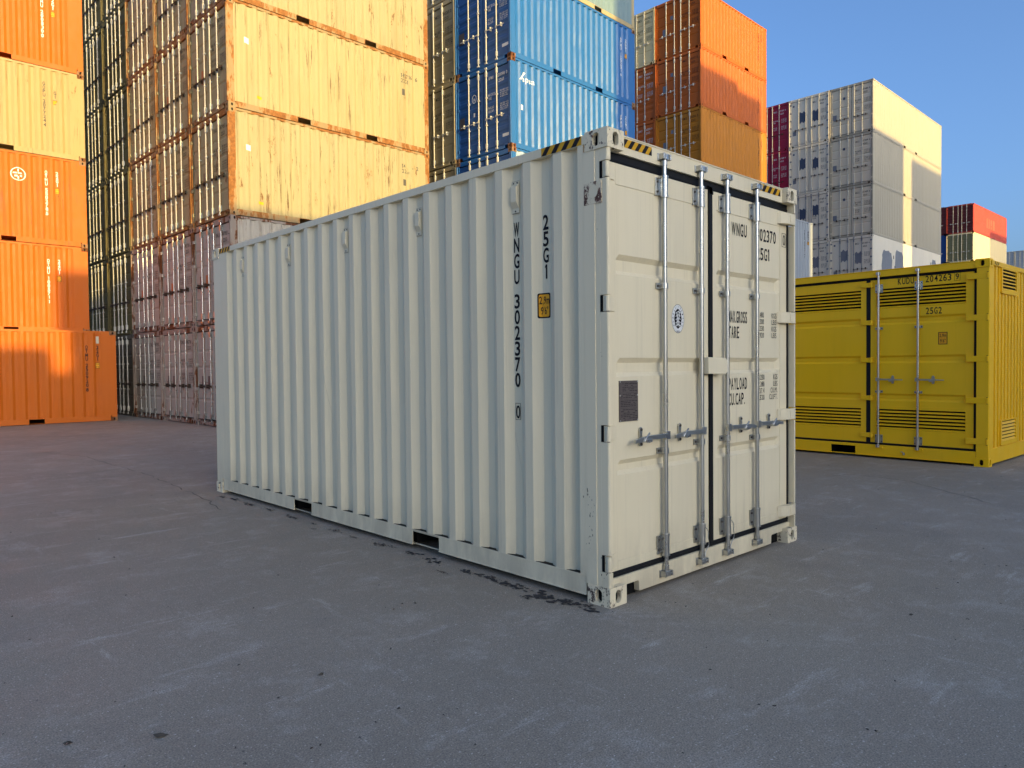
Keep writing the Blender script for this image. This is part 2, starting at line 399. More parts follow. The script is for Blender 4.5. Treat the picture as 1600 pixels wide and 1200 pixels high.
# =====================================================================
# THE NEAR CREAM CONTAINER (world axes: door end y=0, long side x=0)
# =====================================================================
W, LN, HC = 2.438, 6.058, 2.896
def main_container():
    root = empty('shipping_container', (0, 0, 0), 0, 'new cream container standing alone in the foreground with closed doors and hazard stripes', 'container')
    HZ = [2.650, 1.846, 1.057, .263]
    # frame
    mb = MB()
    for sx in (0, 1):
        X = (lambda v: v) if sx == 0 else (lambda v: W-v)
        mb.prism([(X(.004), .062), (X(.10), .062), (X(.10), .197), (X(.004), .197)], 2, .118, HC-.116)
        mb.box(X(.0), X(.008), .10, .19, .118, HC-.116)
        # rounded front pillar, cut out at the hinges
        segs = []; z = .118
        for hz in sorted(HZ): segs.append((z, hz-.052)); z = hz+.052
        segs.append((z, HC-.116))
        prof = [(.004, .0625)]+[(.004+.014*(1-math.cos(t)), .014-.014*math.sin(t)+.001) for t in [R(a) for a in (0, 22, 45, 67, 90)]]+[(.034, .001), (.034, .0625)]
        for a, b in segs: mb.prism([(X(p), q) for p, q in prof], 2, a, b)
    # header, sill
    mb.box(.02, W-.02, .042, .09, 2.777, 2.890); mb.box(.02, W-.02, .036, .0425, 2.884, 2.893)
    mb.box(.035, W-.035, .085, .15, .165, 2.78, 0)
    mb.prism([(.035, .095), (.035, .154), (W-.035, .154), (W-.035, .095), (W-.335, .093), (W-.345, .085), (W-.348, .024), (.348, .024), (.345, .085), (.335, .093)], 1, .042, .085)
    # bottom side rails with fork pockets, top side rails
    for sx in (0, 1):
        X = (lambda v: v) if sx == 0 else (lambda v: W-v)
        for a, b in ((.19, 1.694), (2.041, 3.722), (4.084, 5.87)):
            mb.box(X(.004), X(.012), a, b, .045, .163); mb.box(X(-.003), X(.05), a, b, .041, .047)
        mb.box(X(.002), X(.052), .19, 5.87, .155, .166)
        mb.box(X(.002), X(.006), 1.69, 2.045, .150, .163); mb.box(X(.002), X(.006), 3.718, 4.088, .150, .163)
        mb.box(X(.03), X(.05), 1.69, 2.045, .041, .047); mb.box(X(.03), X(.05), 3.718, 4.088, .041, .047)
        mb.box(X(-.001), X(.06), .165, 5.9, 2.826, 2.884)
        # rear posts
        mb.box(X(.004), X(.12), 5.90, 6.054, .118, HC-.116)
        mb.box(X(.003), X(.06), 5.83, 5.90, .166, 2.826)
    mb.box(.1, W-.1, 5.98, 6.05, .05, .2); mb.box(.1, W-.1, 5.98, 6.05, 2.77, 2.884)
    fr = mb.obj('frame', CREAM, root, .003)
    # floor, fork pocket tunnels, roof
    mb = MB()
    mb.box(.05, W-.05, .09, 6.0, .17, .20)
    for a, b in ((1.694, 2.041), (3.722, 4.084)):
        mb.box(.05, W-.05, a-.006, a, .045, .169); mb.box(.05, W-.05, b, b+.006, .045, .169)
    mb.box(.06, .07, .2, 1.688, .03, .169); mb.box(.06, .07, 2.047, 3.716, .03, .169); mb.box(.06, .07, 4.09, 5.9, .03, .169)
    mb.box(.15, .36, .088, .094, .002, .165); mb.box(W-.36, W-.15, .088, .094, .002, .165)  # dark plates added behind the sill notches as painted shade
    mb.obj('floor', DARK, root)
    mb = MB(); prof = corr_profile(.1, 5.96, .27, .21, 27, .07, .03, .018)
    corr_mesh(mb, [(u, d) for u, d in prof], .06, W-.06, lambda u, d, z: (z, u, 2.880-d)); mb.obj('roof', CREAM, root)
    # side panels
    prof = corr_profile(.17, 5.86, .270, .278, 20, .070, .068, .036)
    rnd = random.Random(3)
    mb = MB(); corr_mesh(mb, prof, .163, 2.83, lambda u, d, z: (.003+d, u, z), 9, .0011, rnd=rnd)
    # pressed-in end plate beside the front post
    mb.box(.0005, .006, .19, .236, .163, 2.828)
    sp = mb.obj('side_panel', CREAM, root)
    mb = MB(); corr_mesh(mb, prof, .163, 2.83, lambda u, d, z: (W-.003-d, u, z)); mb.obj('side_panel', CREAM, root)
    mb = MB(); corr_mesh(mb, corr_profile(.1, W-.1, .32, .25, 8, .11, .03, .045), .16, 2.8, lambda u, d, z: (u, 6.045-d, z)); mb.obj('end_panel', CREAM, root)
    # grime caught on the ledge of the bottom rail
    mb = MB(); mb.box(.0365, .0375, .2, 5.85, .1665, .172)
    for k in range(20):
        c = .270+.278*k
        mb.prism([(.006, c-.09), (.036, c-.035), (.036, c+.035), (.006, c+.09)], 2, .1665, .169)
    mb.obj('ledge_grime', plain('ledge grime', (.05, .04, .028), .9), root)
    # vents
    for k in (2, 6, 10, 14, 18):
        c = .270+.278*k; mb = MB(); x = .036
        mb.box(x-.004, x, c-.033, c+.033, 2.514, 2.728)
        mb.add([(x-.004, c-.030, 2.705), (x-.004, c+.030, 2.705), (x-.026, c+.026, 2.690), (x-.026, c-.026, 2.690),
                (x-.026, c-.026, 2.588), (x-.026, c+.026, 2.588), (x-.004, c+.030, 2.545), (x-.004, c-.030, 2.545)],
               [(0, 1, 2, 3), (3, 2, 5, 4), (4, 5, 6, 7), (0, 3, 4, 7), (1, 6, 5, 2)])
        for dy, dz in ((-.018, 2.717), (.018, 2.717), (0, 2.526)): mb.cyl((x-.004, c+dy, dz), (x-.007, c+dy, dz), .006, 8, 1)
        mb.box(x-.0045, x-.002, c-.034, c+.034, 2.512, 2.514, 1); mb.box(x-.0045, x-.002, c-.034, c+.034, 2.728, 2.7295, 1)
        mb.obj('vent', [CREAM, INKG], root)
    # castings
    for (x, y, fx, fy) in ((0, 0, -1, -1), (W-.162, 0, 1, -1), (0, LN-.178, -1, 1), (W-.162, LN-.178, 1, 1)):
        for z in (0, HC-.118):
            mb = MB(); ox = -.004 if fx < 0 else .004; oy = -.004 if fy < 0 else .004
            casting(mb, x+ox, y+oy, z, .162, .178, .118, fx, fy)
            o = mb.obj('corner_casting', [CREAMCAST, DARK], root, .006)
    # bracing plate with weld ring on the side of the front post
    mb = MB(); mb.box(-.001, .004, .045, .185, 2.452, 2.588)
    mb.obj('patch_plate', CREAMCHIP, root, .002)
    mb = MB(); ring(mb, (-.0035, .108, 2.527), (0, -1, 0), (0, 0, 1), .036, .040, .029, .033, 24)
    disc(mb, (-.0025, .108, 2.527), (0, -1, 0), (0, 0, 1), .03, .034); mb.obj('weld_ring', CREAM, root)
    # doors
    Z0, Z1, YD = .192, 2.716, .055
    def leaf(x0, x1, px0, px1):
        mb = MB()
        mb.box(x0, px0, YD, YD+.03, Z0, Z1); mb.box(px1, x1, YD, YD+.03, Z0, Z1)
        mb.box(px0, px1, YD, YD+.03, Z0, Z0+.06); mb.box(px0, px1, YD, YD+.03, Z1-.13, Z1)
        zs = [(Z0+.06, 0)]
        for (a, b) in ((.785, .880), (1.400, 1.518), (2.035, 2.160)):
            zs += [(a, 0), (a+.028, 1), (b-.034, 1), (b, 0)]
        zs += [(Z1-.13, 0)]
        pd = .004
        e = .035
        pts = []
        for z, d in zs: pts.append(((px0, z), (px0+e, z), (px1-e, z), (px1, z), d))
        vs = []
        for a, b_, c_, d_, dd in pts:
            y = YD+pd+.028*dd; ye = YD+pd
            vs += [(a[0], ye, a[1]), (b_[0], y, b_[1]), (c_[0], y, c_[1]), (d_[0], ye, d_[1])]
        fs = []
        for i in range(len(pts)-1):
            for k in range(3): fs.append((4*i+k, 4*i+k+1, 4*i+k+5, 4*i+k+4))
        mb.add(vs, fs)
        return mb
    dl = leaf(.066, 1.196, .145, 1.125).obj('door', CREAM, root, .002)
    dr = leaf(1.226, 2.376, 1.300, 2.262).obj('door', CREAM, root, .002)
    mb = MB()
    mb.box(.036, W-.036, YD+.002, YD+.028, .150, Z0+.002); mb.box(.036, W-.036, YD+.006, YD+.03, Z1-.001, 2.780)
    mb.box(.036, .067, YD+.010, YD+.028, Z0, Z1); mb.box(2.375, W-.034, YD-.004, YD+.028, Z0, Z1)
    mb.box(1.188, 1.232, YD-.012, YD+.02, Z0-.012, Z1+.02)
    mb.box(1.19, 1.245, YD-.012, YD+.012, Z1-.03, Z1+.028); mb.box(.036, W-.036, YD+.002, YD+.012, Z1+.012, Z1+.022); mb.box(.036, W-.036, YD+.002, YD+.012, .172, .181)
    mb.cyl((.04, YD+.004, .178), (W-.04, YD+.004, .178), .008, 8)
    mb.obj('door_gasket', BLACK, root)
    # hinges
    for hz in HZ:
        mb = MB()
        mb.cyl((.017, .016, hz-.046), (.017, .016, hz+.046), .0165, 14)
        mb.prism([(.017, .001), (.06, .036), (.13, .050), (.13, .0545), (.05, .0545), (.017, .03)], 2, hz-.043, hz+.043)
        mb.box(.008, .034, .030, .0445, hz-.048, hz+.048)
        mb.cyl((.017, .016, hz-.062), (.017, .016, hz-.046), .009, 8, 1)
        mb.obj('hinge', [CREAM, INKG], dl)
        mb = MB(); mb.box(.0025, .034, .044, .0622, hz-.050, hz+.050); mb.obj('hinge_slot_shade', DARK, dl)  # near-black block drawn in place of the shaded slot
        mb = MB()
        x = W
        mb.cyl((x-.017, .016, hz-.046), (x-.017, .016, hz+.046), .0165, 14)
        mb.prism([(x-.017, .0), (x-.15, .0), (x-.20, .03), (x-.22, .0545), (x-.12, .0545), (x-.05, .035), (x-.017, .03)], 2, hz-.043, hz+.043)
        mb.box(x-.10, x-.055, -.004, 0, hz-.03, hz+.03)
        mb.obj('hinge', [CREAM, INKG], dr)
    # locking bars
    for bi, bx in enumerate((.613, 1.050, 1.392, 1.826)):
        par = dl if bi < 2 else dr
        yb = .022; sg = -1
        mb = MB(); mb.cyl((bx, yb, .105), (bx, yb, 2.81), .0165, 16)
        for z in (2.79, .125):
            mb.cyl((bx, yb, z-.016), (bx, yb, z+.016), .021, 12)
        mb.obj('locking_bar', GALV, par)
        # cams and keepers
        for z, s in ((2.812, 1), (.100, -1)):
            mb = MB()
            zo = z; z = z+(.016 if s > 0 else -.012)
            mb.cyl((bx, yb, zo-.05*s), (bx, yb, z), .0165, 12)
            mb.box(bx-.014, bx+.014, yb-.024, yb+.010, z-.016, z+.016)
            mb.prism([(bx-.034, z-.008), (bx-.018, z+.014), (bx+.02, z+.014), (bx+.036, z-.006), (bx+.024, z-.018), (bx-.02, z-.018)], 1, yb-.02, yb-.008)
            mb.box(bx-.042, bx-.032, -.006, .043, z-.018, z+.020); mb.box(bx+.032, bx+.042, -.006, .043, z-.018, z+.020)
            mb.box(bx-.05, bx+.05, .036, .0425, z-.024, z+.024); mb.box(bx-.042, bx+.042, .0, .008, z+.012, z+.020)
            mb.cyl((bx-.046, .004, z), (bx+.046, .004, z), .006, 8)
            mb.obj('bar_cam', GALV, par, .002)
        for za, zb in ((2.575, 2.70), (.215, .345)):
            mb = MB()
            mb.cyl((bx, yb, za), (bx, yb, zb), .0235, 14); mb.cyl((bx, yb, za-.008), (bx, yb, za+.006), .027, 14); mb.cyl((bx, yb, zb-.006), (bx, yb, zb+.008), .027, 14)
            mb.box(bx-.062, bx+.02, YD-.010, YD-.0005, za+.004, zb-.004)
            mb.box(bx-.02, bx+.02, yb, YD-.005, za+.01, zb-.01)
            for zz in (za+.03, zb-.03):
                mb.cyl((bx-.044, YD-.010, zz), (bx-.044, YD-.018, zz), .008, 8, 1)
            mb.obj('bar_guide', [GALV, INKG], par, .0015)
        for zc in ((1.990, .905) if bi in (0, 3) else (1.985, .93)):
            mb = MB()
            mb.cyl((bx, yb, zc-.018), (bx, yb, zc+.018), .0235, 14)
            mb.box(bx-.058, bx-.012, YD-.009, YD-.0005, zc-.020, zc+.020); mb.box(bx-.03, bx-.012, yb-.008, YD-.004, zc-.018, zc+.018)
            mb.box(bx+.012, bx+.034, YD-.009, YD-.0005, zc-.020, zc+.020)
            mb.cyl((bx-.045, YD-.009, zc), (bx-.045, YD-.017, zc), .008, 8, 1)
            mb.obj('bar_bracket', [GALV, INKG], par, .0015)
        # handle with its catch
        d = -1 if bi < 2 else 1
        if bi == 1: d = -1
        hz = 1.008
        hx = bx+d*.235
        mb = MB()
        mb.box(bx-.022, bx+.022, yb-.026, yb+.004, hz-.026, hz+.026)
        mb.prism([(bx+d*.02, hz-.015), (bx+d*.02, hz+.015), (hx+d*.02, hz+.012), (hx+d*.13, hz-.004), (hx+d*.13, hz-.026), (hx, hz-.014)], 1, yb-.036, yb-.022)
        mb.prism([(bx+d*.02, hz-.012), (bx+d*.02, hz+.012), (bx+d*.09, hz+.012), (bx+d*.09, hz-.012)], 1, yb-.026, yb-.012)
        mb.obj('handle', GALV, par, .0015)
        mb = MB()
        mb.prism([(hx-.013, hz-.055), (hx-.018, hz-.03), (hx-.010, hz), (hx-.016, hz+.04), (hx-.012, hz+.062), (hx+.006, hz+.066), (hx+.016, hz+.05), (hx+.010, hz), (hx+.018, hz-.03), (hx+.008, hz-.058)], 1, YD-.012, YD-.001)
        mb.box(hx-.012, hx+.012, yb-.042, YD-.008, hz-.030, hz-.020)
        mb.box(hx-.03, hx+.03, yb-.046, yb-.036, hz-.026, hz-.006)
        mb.tube([(hx+.01, yb-.038, hz+.03), (hx-.03, yb-.040, hz), (hx-.035*1.2, yb-.036, hz-.02)], .006)
        mb.cyl((hx, YD-.012, hz+.05), (hx, YD-.018, hz+.05), .009, 8, 1); mb.cyl((hx, YD-.012, hz-.045), (hx, YD-.018, hz-.045), .009, 8, 1)
        mb.obj('handle_catch', [GALV, INKG], par, .0015)
        if bi in (1, 2):
            mb = MB(); pts = []
            for k in range(15):
                t = k/14; a = t*math.pi*2
                pts.append((bx-.018+.045*math.sin(a*.5)+.01*math.sin(a*2), yb-.036-.006*math.sin(a), .335-.215*t))
            mb.tube(pts, .0028, 6); mb.obj('seal_wire', GALV, par)
    # lock box over the gap
    mb = MB(); mb.prism([(1.075, 1.405), (1.075, 1.522), (1.30, 1.515), (1.325, 1.50), (1.325, 1.415), (1.30, 1.400)], 1, -.020, .030)
    mb.box(1.075, 1.15, .030, YD, 1.41, 1.52); mb.box(1.085, 1.135, .028, YD, 1.345, 1.395)
    mb.obj('lock_box', CREAM, dr, .004)
    # hazard stripes -------------------------------------------------
    def hazard(a, b, z0, z1, place, nstr, first, slope):
        mb = MB(); n = nstr; wd = (b-a)/n; sk = (z1-z0)*slope
        for i in range(-3, n+4):
            p = [(a+i*wd, z0), (a+(i+1)*wd, z0), (a+(i+1)*wd+sk, z1), (a+i*wd+sk, z1)]
            # clip to [a,b]
            def clip(poly, lim, keep_less):
                o = []
                for j in range(len(poly)):
                    P, Q = poly[j], poly[(j+1) % len(poly)]
                    ip = (P[0] <= lim) if keep_less else (P[0] >= lim); iq = (Q[0] <= lim) if keep_less else (Q[0] >= lim)
                    if ip: o.append(P)
                    if ip != iq:
                        t = (lim-P[0])/(Q[0]-P[0]); o.append((lim, P[1]+t*(Q[1]-P[1])))
                return o
            p = clip(p, b, True)
            if len(p) >= 3: p = clip(p, a, False)
            if len(p) >= 3: mb.add([place(*q) for q in p], [list(range(len(p)))], (i+first) % 2)
        return mb
    hazard(.215, .503, 2.822, 2.876, lambda u, z: (u, .0405, z), 8, 1, .8).obj('hazard_stripes', [INK, HAZY], fr)
    hazard(1.900, 2.247, 2.822, 2.876, lambda u, z: (u, .0405, z), 8, 1, .8).obj('hazard_stripes', [INK, HAZY], fr)
    hazard(-.545, -.200, 2.829, 2.882, lambda u, z: (-.0025, -u, z), 8, 0, .8).obj('hazard_stripes', [INK, HAZY], fr)
    hazard(-5.86, -5.55, 2.829, 2.882, lambda u, z: (-.0025, -u, z), 8, 0, .8).obj('hazard_stripes', [INK, HAZY], fr)
    # lettering on the side -------------------------------------------
    mb = MB(); x = .039-.002; RT = (0, -1, 0); UP = (0, 0, 1)
    vtext(mb, 'WNGU 302370', (x, .826, 2.452), RT, UP, .094, .1075, .052, bold=.022)
    vtext(mb, '0', (x, .826, 1.203), RT, UP, .088, .1, .040)
    ring4 = [(.803, 1.217), (.849, 1.217), (.849, 1.105), (.803, 1.105)]
    for i in range(4):
        a, b = ring4[i], ring4[(i+1) % 4]
        mb.box(x-.0003, x+.0003, min(a[0], b[0])-.0012, max(a[0], b[0])+.0012, min(a[1], b[1])-.0012, max(a[1], b[1])+.0012)
    vtext(mb, '25G1', (x, .548, 2.460), RT, UP, .094, .1075, .050, bold=.022)
    mb.obj('lettering', INK, sp)
    # height sticker wrapped over the fold
    pl = lambda u, d, z: (.003+d, -u, z)
    nprof = [(-u, d) for u, d in reversed(prof)]
    mb = MB()
    def rr(u0, u1, z0, z1, r=.012):
        o = []
        for cx, cz, a0 in ((u1-r, z1-r, 0), (u0+r, z1-r, 90), (u0+r, z0+r, 180), (u1-r, z0+r, 270)):
            for k in range(4): o.append((cx+r*math.cos(R(a0+k*30)), cz+r*math.sin(R(a0+k*30))))
        return o
    for (o_, e, mi) in ((0, .0015, 1), (.009, .0025, 0)):
        p = rr(-.615+o_, -.512-o_, 1.786+o_, 1.951-o_)
        vs, fs = conform(p, [list(range(len(p)))], nprof, pl, e); mb.add(vs, fs, mi)
    for s, zz, h, u0, wd in (('2,9m', 1.880, .050, -.603, .082), ("9'6\"", 1.812, .048, -.592, .062)):
        vs, fs, x0, x1 = glyphs(s, .012); sc = h/CAPH; sx = wd/(x1-x0)
        v2, f2 = conform([(u0+(a-x0)*sx, zz+b*sc) for a, b in vs], fs, nprof, pl, .0035); mb.add(v2, f2, 1)
    mb.obj('height_sticker', [STICK, INK], sp)
    # scratches: thin diagonal creases
    for (u0, z0, u1, z1) in ((3.52, 1.75, 3.34, .95), (.86, 1.02, .72, .45)):
        a = (-u0, z0); b = (-u1, z1); t = .0008; mb = MB()
        vs, fs = conform([(a[0]-t, a[1]), (a[0]+t, a[1]), (b[0]+t, b[1]), (b[0]-t, b[1])], [(0, 1, 2, 3)], nprof, pl, .0012); mb.add(vs, fs)
        mb.obj('scratch', plain('scratch', (.45, .40, .31), .7), sp)
    # door lettering
    mb = MB(); y = YD+.0015; RT = (1, 0, 0)
    text(mb, 'WNGU', (1.518, y, 2.437), RT, UP, .095, .222)
    text(mb, '302370', (1.888, y, 2.437), RT, UP, .095, .312)
    text(mb, '0', (2.315, YD-.0015, 2.44), RT, UP, .085, .038)
    for a in ((2.298, 2.301, 2.425, 2.537), (2.363, 2.366, 2.425, 2.537), (2.298, 2.366, 2.425, 2.428), (2.298, 2.366, 2.534, 2.537)): mb.box(a[0], a[1], YD-.002, YD-.001, a[2], a[3])
    text(mb, '25G1', (1.890, y, 2.288), RT, UP, .095, .202)
    text(mb, 'MAX.GROSS', (1.464, y, 1.783), RT, UP, .088, .276)
    text(mb, 'TARE', (1.472, y, 1.667), RT, UP, .088, .150)
    text(mb, 'PAYLOAD', (1.466, y, 1.280), RT, UP, .088, .272)
    text(mb, 'CU.CAP.', (1.466, y, 1.165), RT, UP, .088, .240)
    for i, (a, b) in enumerate((('30.480', 'KGS'), ('67.200', 'LBS'), ('2.230', 'KGS'), ('4.920', 'LBS'))):
        text(mb, a, (2.002, y, 1.836-.053*i), RT, UP, .041, .0155*len(a)*1.28, align='r', bold=0); text(mb, b, (2.130, y, 1.836-.053*i), RT, UP, .041, .078, bold=0)
    for i, (a, b) in enumerate((('28.250', 'KGS'), ('62.280', 'LBS'), ('37.4', 'CU.M.'), ('1.320', 'CU.FT.'))):
        text(mb, a, (2.010, y, 1.345-.053*i), RT, UP, .041, .0155*len(a)*1.28, align='r', bold=0); text(mb, b, (2.225, y, 1.345-.053*i), RT, UP, .041, .0195*len(b)*1.15, align='r', bold=0)
    mb.obj('lettering', INK, dr)
    # round survey mark on the left door
    mb = MB(); cx, cz = .815, 1.784; y = YD+.0025
    disc(mb, (cx, y, cz), RT, UP, .074, .098, 36, 0)
    ring(mb, (cx, y-.0006, cz), RT, UP, .074, .098, .072, .0955, 36, 1)
    disc(mb, (cx, y-.0008, cz), RT, UP, .044, .070, 8, 1)
    for t_, n_, a0, a1 in (('BUREAU VERITAS', 14, 215, -35),):
        for i, ch in enumerate(t_):
            a = R(a0+(a1-a0)*i/(len(t_)-1))
            if ch == ' ': continue
            p = Vector((cx+.058*math.cos(a), y-.001, cz+.080*math.sin(a)))
            up_ = Vector((math.cos(a), 0, math.sin(a))); ri = Vector((math.sin(a), 0, -math.cos(a)))
            text(mb, ch, p-up_*.006, ri, up_, .014, .008, mi=1, align='c')
    text(mb, '1828', (cx, y-.001, cz-.092), RT, UP, .012, .034, mi=1, align='c')
    rnd = random.Random(2)
    mb.tube([(cx-.016, y-.001, cz+.045), (cx-.008, y-.001, cz+.01), (cx-.014, y-.001, cz-.05)], .004, 5, 0)
    mb.tube([(cx+.010, y-.001, cz+.055), (cx+.014, y-.001, cz+.02), (cx+.004, y-.001, cz-.01), (cx+.012, y-.001, cz-.052)], .004, 5, 0)
    for q in range(5):
        zz = cz+.045-.022*q; mb.tube([(cx-.028, y-.001, zz-.008), (cx+.002, y-.001, zz+.004), (cx+.028, y-.001, zz-.004)], .0028, 5, 0)
    mb.obj('survey_mark', [WHITEINK, INK], dl)
    # data plate
    mb = MB(); mb.box(.170, .358, YD-.003, YD+.0035, 1.118, 1.374)
    rnd = random.Random(8)
    yy = YD-.0035
    for i in range(22):
        z = 1.352-.0108*i
        if i in (5, 9, 14): mb.box(.178, .350, yy-.0004, yy+.0004, z, z+.001, 1); continue
        xx = .182 if i > 5 else .20
        while xx < .33:
            l = rnd.uniform(.012, .03); 
            if rnd.random() < .78: mb.box(xx, min(xx+l, .348), yy-.0004, yy+.0004, z, z+.0042, 1)
            xx += l+.006
    text(mb, 'CSC SAFETY APPROVAL', (.264, yy-.0002, 1.352), RT, UP, .010, .14, mi=1, align='c')
    for a in ((.176, 1.124), (.352, 1.124), (.176, 1.368), (.352, 1.368), (.176, 1.282), (.352, 1.282)): mb.cyl((a[0], yy+.001, a[1]), (a[0], yy-.002, a[1]), .005, 8, 2)
    mb.obj('data_plate', [PLATE, PLATEINK, GALV], dl)
    # paint chips on the post
    rnd = random.Random(21)
    for (cy, cz, n, s) in ((.165, .62, 9, .010), (.150, .42, 7, .008), (.17, .38, 5, .008), (.06, .24, 5, .010), (.13, .57, 6, .007), (.09, 2.33, 2, .006), (.07, 1.5, 2, .006), (.03, .27, 5, .008)):
        mb = MB()
        for k in range(n):
            a = cy+rnd.gauss(0, .012); b = cz+rnd.gauss(0, .04); r_ = s*rnd.uniform(.2, .8)
            mb.add([(-.0008 if a > .1 else .0035, a+r_*.6*math.cos(6.28*i/7)*rnd.uniform(.5, 1), b+r_*1.6*math.sin(6.28*i/7)*rnd.uniform(.5, 1)) for i in range(7)], [list(range(7))])
        mb.obj('paint_chip', plain('chip', (.09, .065, .05), .8), fr)
main_container()

# =====================================================================
# YELLOW CONTAINER WITH SIDE DOORS   local: +y along the door side, x=0 the door side, y=0 the louvred end
# =====================================================================
def yellow_container():
    root = empty('shipping_container', (8.292, .043, 0), R(-1.51), 'bright yellow container with louvred side doors, right of the cream container', 'container')
    mb = MB()
    # posts
    for y0, y1 in ((.004, .155), (LN-.155, LN-.004)):
        mb.box(.006, .055, y0, y1, .118, HC-.118)
        mb.box(W-.12, W-.004, y0, y1, .118, HC-.118)
    mb.cyl((.030, .022, .118), (.030, .022, HC-.118), .022, 14)
    mb.box(.05, .20, .006, .05, .118, HC-.118); mb.box(.05, .20, LN-.05, LN-.006, .118, HC-.118)
    # header, sill with fork pockets
    mb.box(.006, .07, .16, LN-.16, 2.775, 2.872); mb.box(-.002, .03, .16, LN-.16, 2.868, 2.880)
    for a, b in ((.16, 1.818), (2.20, 3.86), (4.24, LN-.16)): mb.box(.004, .02, a, b, .04, .205); mb.box(-.006, .05, a, b, .034, .042)
    for a in (1.818, 3.86): mb.box(.0045, .02, a, a+.382, .166, .204); mb.box(.0045, .02, a, a+.382, .036, .05); mb.box(.021, .06, a, a+.382, .034, .04)
    mb.box(.02, .075, .16, LN-.16, .19, .205)
    # end frame
    mb.box(.19, W-.15, .006, .06, .03, .245); mb.box(.17, W-.15, .004, .06, 2.815, 2.880)
    mb.box(.12, W-.12, LN-.06, LN-.006, .03, .245); mb.box(.12, W-.12, LN-.06, LN-.004, 2.815, 2.880)
    mb.box(W-.06, W-.004, .15, LN-.15, .04, .2); mb.box(W-.06, W-.002, .15, LN-.15, 2.8, 2.88)
    fr = mb.obj('frame', YEL, root, .003)
    mb = MB(); mb.box(.05, W-.05, .06, LN-.06, 2.85, 2.865); mb.obj('roof', YEL, root)
    mb = MB(); mb.box(.08, W-.05, .08, LN-.08, .205, .23); 
    for a, b in ((1.818, 2.20), (3.86, 4.242)): mb.box(.03, W-.05, a-.006, a, .045, .2); mb.box(.03, W-.05, b, b+.006, .045, .2); mb.box(.4, .41, a, b, .03, .2)
    mb.box(.06, .07, .2, 1.81, .03, .2); mb.box(.06, .07, 2.21, 3.85, .03, .2)
    mb.obj('floor', DARK, root)
    for y, fy in ((0, -1), (LN-.178, 1)):
        for x, fx in ((0, -1), (W-.162, 1)):
            for z in (0, HC-.118):
                mb = MB(); casting(mb, x+(-.003 if fx < 0 else .003), y+(-.003 if fy < 0 else .003), z, .162, .178, .118, fx, fy); mb.obj('corner_casting', [YELIN, DARK], root, .005)
    # end wall with two louvre boxes
    prof = corr_profile(.19, W-.14, .33, .160, 12, .046, .012, .060)
    mb = MB(); corr_mesh(mb, prof, .245, 2.815, lambda u, d, z: (u, .022+d, z)); ew = mb.obj('end_wall', YEL, root)
    mb = MB(); corr_mesh(mb, corr_profile(.15, LN-.15, .3, .278, 20, .07, .068, .036), .2, 2.8, lambda u, d, z: (W-.01-d, u, z)); mb.obj('side_panel', YEL, root)
    mb = MB(); corr_mesh(mb, prof, .245, 2.815, lambda u, d, z: (u, LN-.022-d, z)); mb.obj('end_wall', YEL, root)
    for z0, z1 in ((2.50, 2.795), (.31, .605)):
        mb = MB(); x0, x1 = .625, 1.315
        mb.box(x0-.05, x0, .0, .05, z0-.05, z1+.018); mb.box(x1, x1+.06, .0, .05, z0-.05, z1+.018); mb.box(x0, x1, .0, .05, z0-.055, z0); mb.box(x0, x1, .0, .05, z1, z1+.018)
        n = 6; q_ = .52 if z0 > 2 else .70
        for k in range(n):
            za = z0+(z1-z0)*k/n; h = (z1-z0)/n
            mb.add([(x0, .001, za+.004), (x1, .001, za+.004), (x1, .017, za+h*q_), (x0, .017, za+h*q_), (x0, .004, za), (x1, .004, za), (x1, .0185, za+h*(q_-.05)), (x0, .0185, za+h*(q_-.05))],
                   [(0, 1, 2, 3), (4, 5, 6, 7), (0, 1, 5, 4), (2, 3, 7, 6), (0, 3, 7, 4), (1, 2, 6, 5)])
        mb.box(x0, x1, .0190, .0215, z0, z1, 1)
        mb.obj('end_louvre', [YEL, DARK], ew)
    # stripes on the end rail
    mb = MB()
    for base in (.235, 2.0):
        for k in range(3):
            a = base+k*.075; mb.add([(a, .0018, 2.825), (a+.03, .0018, 2.825), (a+.062, .0018, 2.872), (a+.032, .0018, 2.872)], [(0, 1, 2, 3)])
    mb.obj('hazard_stripes', plain('dark red ink', (.05, .02, .015), .6), fr)
    # door leaves
    D = .045; Z0, Z1 = .222, 2.735
    def leaf(s0, s1, lv0, lv1):
        """panel region lv0..lv1"""
        mb = MB()
        def wall(a, b, z0, z1, d=0.): mb.box(D+d, D+.03, a, b, z0, z1)
        wall(s0, lv0, Z0, Z1); wall(lv1, s1, Z0, Z1)
        zl = [(.455, .757), (2.295, 2.592)]
        wall(lv0, lv1, Z0, .455); wall(lv0, lv1, .757, .80); wall(lv0, lv1, 2.16, 2.295); wall(lv0, lv1, 2.592, Z1)
        zs = [(.80, 0)]
        for a, b in ((.885, .998), (1.457, 1.575), (2.040, 2.153)):
            zs += [(a, 0), (a+.03, 1), (b-.03, 1), (b, 0)]
        zs += [(2.16, 0)]
        e = .02; vs = []
        for z, d in zs:
            x = D+.002+.024*d; xe = D+.002
            vs += [(xe, lv0, z), (x, lv0+e, z), (x, lv1-e, z), (xe, lv1, z)]
        mb.add(vs, [(4*i+k, 4*i+k+1, 4*i+k+5, 4*i+k+4) for i in range(len(zs)-1) for k in range(3)])
        n = 6
